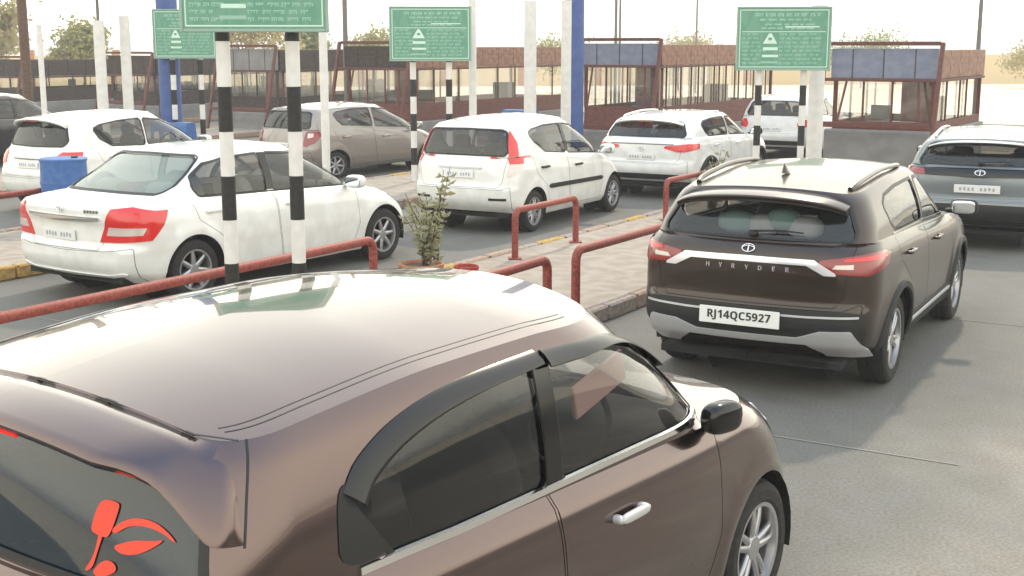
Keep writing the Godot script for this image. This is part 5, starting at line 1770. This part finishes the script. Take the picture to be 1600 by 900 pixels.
func white_suv() -> void:
	var sp := suv_spec()
	sp.merge({
		name = "sport_utility_car", label = "white sport utility car with narrow red lamps far ahead of the white hatchback", at = [2.55, 21.9, 30.0], scale = Vector3(1.0, 0.88, 0.97),
		paint = M.white_paint2, fine = 0.9, tables = suv_tables(), arch_trim = false, aerial = [0.1, 1.585],
		lamps = [["tail_lamp", [[0, [["r", 0.40, 0.97], ["r", 0.42, 1.01], ["r", 0.78, 1.05], ["s", -0.42, 1.04], ["s", -0.46, 0.95], ["r", 0.72, 0.90], ["r", 0.62, 0.905]]]], M.red_lens, 0.009],
			["headlamp", [[0, [["s", 3.1, 0.88], ["s", 3.2, 0.78], ["d", 3.9, 0.80], ["d", 4.25, 0.8], ["d", 4.2, 0.93], ["d", 3.6, 0.94]]]], M.headlamp, 0.005]],
		tail = [["tail_trim", 0, [0, 1.035, 0.56, 1.03, 0.56, 1.045, 0, 1.052], M.grey_pole, 0.008, 0.0],
			["bumper_insert", 0, [0, 0.38, 0.62, 0.38, 0.70, 0.42, 0.66, 0.48, 0, 0.49], M.plastic, 0.006, 0.02],
			["skid_plate", 0, [0, 0.335, 0.60, 0.335, 0.62, 0.365, 0, 0.37], M.silver, 0.012, 0.0]],
	})
	sp.plate = [0.0, 0.80, 0.5, 0.11, "", 0.012]
	sp.badge = [0.0, 0.95, 0, 0.9]
	var r := build_car(sp)
	var sh: CarShape = sp._shape
	roof_spoiler(r, sh, "roof_spoiler", M.white_paint2, -0.50, -0.72, 1.503, 1.485, 0.04, 0.615, 0.055)
	var b := MB.new()
	b.box(Vector3(0, 1.445, 0.69), Vector3(0.26, 0.02, 0.03), Basis.IDENTITY, 0.008)
	piece(r, "brake_light", b.mesh(), M.red_lens)
	roof_rails(r, sh, M.white_paint2)

func grey_suv() -> void:
	var sp := suv_spec()
	sp.merge({
		name = "sport_utility_car", label = "pale grey sport utility car with a black band across its tail at the right edge", at = [6.08, 16.40, 25.0], scale = Vector3(1.07, 0.905, 1.0),
		paint = M.grey_paint, tables = suv_tables(), badge = [0.0, 1.075, 0, 1.0],
		lamps = [["tail_lamp", [[0, [["r", 0.60, 1.03], ["r", 0.62, 1.10], ["s", -0.45, 1.11], ["s", -0.50, 1.02]]]], M.dark_red_lens, 0.012],
			["headlamp", [[0, [["s", 3.1, 0.88], ["s", 3.2, 0.78], ["d", 3.9, 0.80], ["d", 4.25, 0.8], ["d", 4.2, 0.93], ["d", 3.6, 0.94]]]], M.headlamp, 0.005]],
		tail = [["tail_band", 0, [0, 1.01, 0.80, 1.03, 0.83, 1.115, 0, 1.125], M.gloss_black, 0.008, 0.01],
			["bumper_insert", 0, [0, 0.38, 0.70, 0.38, 0.80, 0.48, 0.80, 0.64, 0, 0.655], M.plastic, 0.006, 0.02],
			["skid_plate", 0, [0, 0.37, 0.52, 0.37, 0.56, 0.44, 0, 0.44], M.dark_metal, 0.014, 0.01],
			["tailgate_ridge", 0, [0, 0.74, 0.56, 0.74, 0.62, 0.77, 0, 0.77], M.grey_paint, 0.014, 0.0]],
		cladding = [["sill_cladding", [0.42, 0.2, 2.18, 0.2, 2.18, 0.44, 0.42, 0.44], M.plastic, 0.012]],
	})
	sp.plate = [-0.02, 0.86, 0.5, 0.11, "", 0.012]
	var r := build_car(sp)
	var sh: CarShape = sp._shape
	roof_spoiler(r, sh, "roof_spoiler", M.dark_paint, -0.50, -0.76, 1.503, 1.48, 0.05, 0.615, 0.055)
	roof_rails(r, sh, M.silver)
	rear_wiper(r, sh, 1.185)

func left_white_hatch() -> void:
	var sp := {
		name = "hatchback_car", label = "white hatchback with a rounded dark rear window at the far left beside the blue drum", at = [-6.88, 19.7, 32.0],
		paint = M.white_paint, wb = 2.53, wr = 0.30, ra = 0.345, halfw = 0.86, crown = 0.05, tables = lower_hatch(),
		doors = [[1.03, 0.26, 2.02, 0.26, 2.12, 0.5, 2.08, 1.1, 0.93, 1.1, 0.96, 0.6], [0.47, 0.26, 1.02, 0.26, 0.95, 0.6, 0.92, 1.1, -0.12, 1.1, 0.02, 0.80, 0.30, 0.62]],
		handles = [[1.36, 0.82], [0.25, 0.85]],
		tailgate = [0, 0.58, 0.52, 0.58, 0.60, 0.66, 0.66, 1.05, 0, 1.05],
		rear_bumper = [0, 0.2, 0.72, 0.2, 0.75, 0.42, 0.75, 0.55, 0.60, 0.56, 0, 0.56],
		windows = [[1.0, 0.995, 2.10, 0.985, 2.20, 0.99, 1.98, 1.10, 1.66, 1.25, 1.40, 1.345, 1.0, 1.385], [0.30, 1.01, 0.94, 0.995, 0.94, 1.385, 0.5, 1.365, 0.15, 1.32, 0.0, 1.27, 0.08, 1.13]],
		rear_glass = [0, 1.03, 0.58, 1.04, 0.63, 1.10, 0.55, 1.30, 0.46, 1.35, 0, 1.365],
		rear_window_mat = M.dark_glass, wheel_style = 0, trim = 0.018, mirror = [0.83, 2.06, 1.0],
		lamps = [["tail_lamp", [[0, [["r", 0.56, 0.90], ["r", 0.62, 0.95], ["s", -0.30, 0.95], ["s", -0.36, 0.83], ["s", -0.5, 0.74], ["r", 0.58, 0.76]]]], M.red_lens, 0.008],
			["headlamp", [[0, [["s", 2.78, 0.80], ["s", 3.0, 0.68], ["d", 3.9, 0.72], ["d", 4.25, 0.7], ["d", 4.1, 0.9], ["d", 3.6, 0.93]]]], M.headlamp, 0.005]],
		tail = [["plate_garnish", 0, [0, 0.825, 0.34, 0.83, 0.36, 0.845, 0, 0.845], M.grey_pole, 0.01, 0.0]],
		plate = [0.0, 0.75, 0.46, 0.10, "", 0.012],
	}
	var r := build_car(sp)
	var sh: CarShape = sp._shape
	roof_spoiler(r, sh, "roof_spoiler", M.white_paint, -0.352, -0.56, 1.444, 1.43, 0.04, 0.565, 0.05)
	var b := MB.new()
	b.box(Vector3(0, 1.395, 0.55), Vector3(0.26, 0.02, 0.03), Basis.IDENTITY, 0.008)
	piece(r, "brake_light", b.mesh(), M.dark_red_lens)

func silver_hatch() -> void:
	var t := tall_hatch_tables()
	var sp := {
		name = "hatchback_car", label = "silver grey hatchback with slanted dark red tail lamps beyond the white saloon", at = [-3.98, 24.9, 38.0], scale = Vector3(1.0, 0.91, 1.06),
		paint = M.silver_paint, wb = 2.48, wr = 0.285, ra = 0.335, halfw = 0.84, crown = 0.05, tables = t, fine = 0.8,
		doors = [[1.06, 0.28, 2.0, 0.28, 2.1, 0.5, 2.06, 1.1, 0.97, 1.1, 1.0, 0.6], [0.46, 0.28, 1.05, 0.28, 0.99, 0.6, 0.96, 1.1, -0.06, 1.1, 0.05, 0.80, 0.30, 0.62]],
		handles = [[1.28, 0.83], [0.26, 0.87]],
		tailgate = [0, 0.58, 0.52, 0.58, 0.58, 0.66, 0.66, 1.1, 0, 1.1],
		rear_bumper = [0, 0.28, 0.72, 0.28, 0.75, 0.45, 0.74, 0.60, 0.60, 0.565, 0, 0.565],
		windows = [[1.05, 1.05, 2.2, 0.975, 2.32, 0.965, 2.06, 1.13, 1.76, 1.28, 1.46, 1.39, 1.05, 1.435], [0.20, 1.12, 0.97, 1.06, 0.97, 1.435, 0.5, 1.43, 0.15, 1.385, 0.05, 1.34, 0.10, 1.22]],
		rear_glass = [0, 1.075, 0.62, 1.075, 0.645, 1.10, 0.58, 1.36, 0.52, 1.39, 0, 1.40],
		rear_window_mat = M.glass, trim = 0.012, wheel_style = 1, mirror = [0.83, 2.05, 1.03],
		lamps = [["tail_lamp", [[0, [["r", 0.60, 1.0], ["s", -0.36, 1.02], ["s", -0.34, 0.94], ["s", -0.47, 0.78], ["r", 0.62, 0.70], ["r", 0.58, 0.74]]]], M.dark_red_lens, 0.012],
			["reversing_lamp", [[0, [["r", 0.64, 0.97], ["s", -0.46, 0.97], ["s", -0.48, 0.90], ["r", 0.66, 0.87]]]], M.clear_lens, 0.016],
			["headlamp", [[0, [["s", 2.65, 0.80], ["s", 2.85, 0.66], ["d", 3.9, 0.72], ["d", 4.25, 0.7], ["d", 4.1, 0.9], ["d", 3.6, 0.93]]]], M.headlamp, 0.005]],
		plate = [0.0, 0.72, 0.46, 0.10, "", 0.012],
		strips = [["roof_gutter", 2, [["s", -0.1, 1.455], ["s", 0.6, 1.475], ["s", 1.3, 1.445], ["s", 1.8, 1.31], ["s", 2.3, 1.03]], 0.018, 0.006, M.chrome]],
	}
	build_car(sp)

func dark_car() -> void:
	var sp := {
		name = "hatchback_car", label = "dark purple car cut off by the left edge of the picture", at = [-11.7, 27.0, 31.0],
		paint = M.dark_paint, wb = 2.53, wr = 0.30, ra = 0.345, halfw = 0.86, crown = 0.05, tables = lower_hatch(), fine = 0.7,
		doors = [[1.03, 0.26, 2.02, 0.26, 2.12, 0.5, 2.08, 1.1, 0.93, 1.1, 0.96, 0.6], [0.47, 0.26, 1.02, 0.26, 0.95, 0.6, 0.92, 1.1, -0.12, 1.1, 0.02, 0.80, 0.30, 0.62]],
		handles = [[1.36, 0.82], [0.25, 0.85]],
		tailgate = [0, 0.58, 0.52, 0.58, 0.60, 0.66, 0.66, 1.05, 0, 1.05],
		windows = [[1.0, 0.995, 2.10, 0.985, 2.20, 0.99, 1.98, 1.10, 1.66, 1.25, 1.40, 1.345, 1.0, 1.385], [0.30, 1.01, 0.94, 0.995, 0.94, 1.385, 0.5, 1.365, 0.15, 1.32, 0.0, 1.27, 0.08, 1.13]],
		rear_glass = [0, 1.03, 0.58, 1.04, 0.63, 1.10, 0.55, 1.30, 0.46, 1.35, 0, 1.365],
		rear_window_mat = M.dark_glass, side_mat = M.dark_glass, wheel_style = 1, trim = 0.018, mirror = [0.83, 2.06, 1.0],
		lamps = [["tail_lamp", [[0, [["r", 0.56, 0.90], ["r", 0.62, 0.95], ["s", -0.30, 0.95], ["s", -0.36, 0.83], ["s", -0.5, 0.74], ["r", 0.58, 0.76]]]], M.dark_red_lens, 0.008]],
	}
	build_car(sp)

func far_white_car() -> void:
	var sp := {
		name = "hatchback_car", label = "white car seen between the posts of the right green board", at = [6.1, 29.2, 31.0], scale = Vector3(1.0, 0.92, 1.0),
		paint = M.white_paint2, wb = 2.52, wr = 0.285, ra = 0.335, halfw = 0.84, crown = 0.05, tables = tall_hatch_tables(), fine = 0.7,
		doors = [[1.06, 0.28, 2.0, 0.28, 2.1, 0.5, 2.06, 1.1, 0.97, 1.1, 1.0, 0.6], [0.46, 0.28, 1.05, 0.28, 0.99, 0.6, 0.96, 1.1, -0.06, 1.1, 0.05, 0.80, 0.30, 0.62]],
		handles = [[1.28, 0.83], [0.26, 0.87]],
		tailgate = [0, 0.64, 0.58, 0.64, 0.64, 0.72, 0.68, 1.1, 0, 1.1],
		windows = [[1.05, 1.02, 2.2, 0.945, 2.32, 0.93, 2.06, 1.11, 1.76, 1.27, 1.46, 1.37, 1.05, 1.42], [0.36, 1.08, 0.97, 1.03, 0.97, 1.42, 0.5, 1.415, 0.15, 1.375, 0.03, 1.33, 0.12, 1.22]],
		rear_glass = [0, 1.075, 0.60, 1.075, 0.62, 1.10, 0.53, 1.36, 0.48, 1.385, 0, 1.395],
		rear_window_mat = M.dark_glass, side_mat = M.dark_glass, trim = 0.02, wheel_style = 1, mirror = [0.83, 2.05, 1.0],
		lamps = [["tail_lamp", [[0, [["r", 0.56, 0.86], ["r", 0.62, 0.97], ["s", -0.30, 0.96], ["s", -0.36, 0.83], ["r", 0.6, 0.76]]]], M.red_lens, 0.01]],
		tail = [["bumper_insert", 0, [0, 0.36, 0.66, 0.36, 0.72, 0.46, 0, 0.47], M.plastic, 0.006, 0.01]],
		plate = [0.0, 0.74, 0.46, 0.10, "", 0.012],
	}
	build_car(sp)

func build_cars() -> void:
	near_hatch()
	brown_suv()
	white_saloon()
	white_tall_hatch()
	white_suv()
	grey_suv()
	left_white_hatch()
	silver_hatch()
	dark_car()
	far_white_car()

func _ready() -> void:
	rng.seed = 20240114
	var cam := Camera3D.new()
	cam.name = "camera"
	cam.position = Vector3(0, 2.5, 0)
	cam.rotation_degrees = Vector3(-rad_to_deg(0.187), 0, 0)
	cam.fov = rad_to_deg(2.0 * atan(450.0 / 2000.0))
	cam.near = 0.05
	cam.far = 4000.0
	add_child(cam)
	cam.current = true
	var env := Environment.new()
	var sky := Sky.new()
	var sm := ProceduralSkyMaterial.new()
	sm.sky_top_color = Color(0.585, 0.675, 0.80)
	sm.sky_horizon_color = Color(1.0, 0.98, 0.90)
	sm.sky_curve = 1.0
	sm.sky_energy_multiplier = 2.0
	sm.ground_bottom_color = Color(0.45, 0.43, 0.40)
	sm.ground_horizon_color = Color(0.62, 0.60, 0.56)
	sky.sky_material = sm
	env.background_mode = Environment.BG_SKY
	env.sky = sky
	env.background_energy_multiplier = 1.0
	env.tonemap_mode = Environment.TONE_MAPPER_LINEAR
	env.tonemap_exposure = 0.56
	env.fog_enabled = true
	env.fog_density = 0.0018
	env.fog_light_color = Color(0.98, 0.985, 1.0)
	env.sdfgi_enabled = true
	env.ssao_enabled = true
	env.ssil_enabled = true
	var we := WorldEnvironment.new()
	we.name = "world_environment"
	we.environment = env
	add_child(we)
	var sun := DirectionalLight3D.new()
	sun.name = "sun"
	sun.light_color = Color(1.0, 0.94, 0.84)
	sun.light_energy = 1.45
	sun.light_angular_distance = 2.5
	sun.shadow_enabled = true
	add_child(sun)
	sun.rotation_degrees = Vector3(-42, 180 - 19, 0)
	make_materials()
	build_place()
	build_cars()
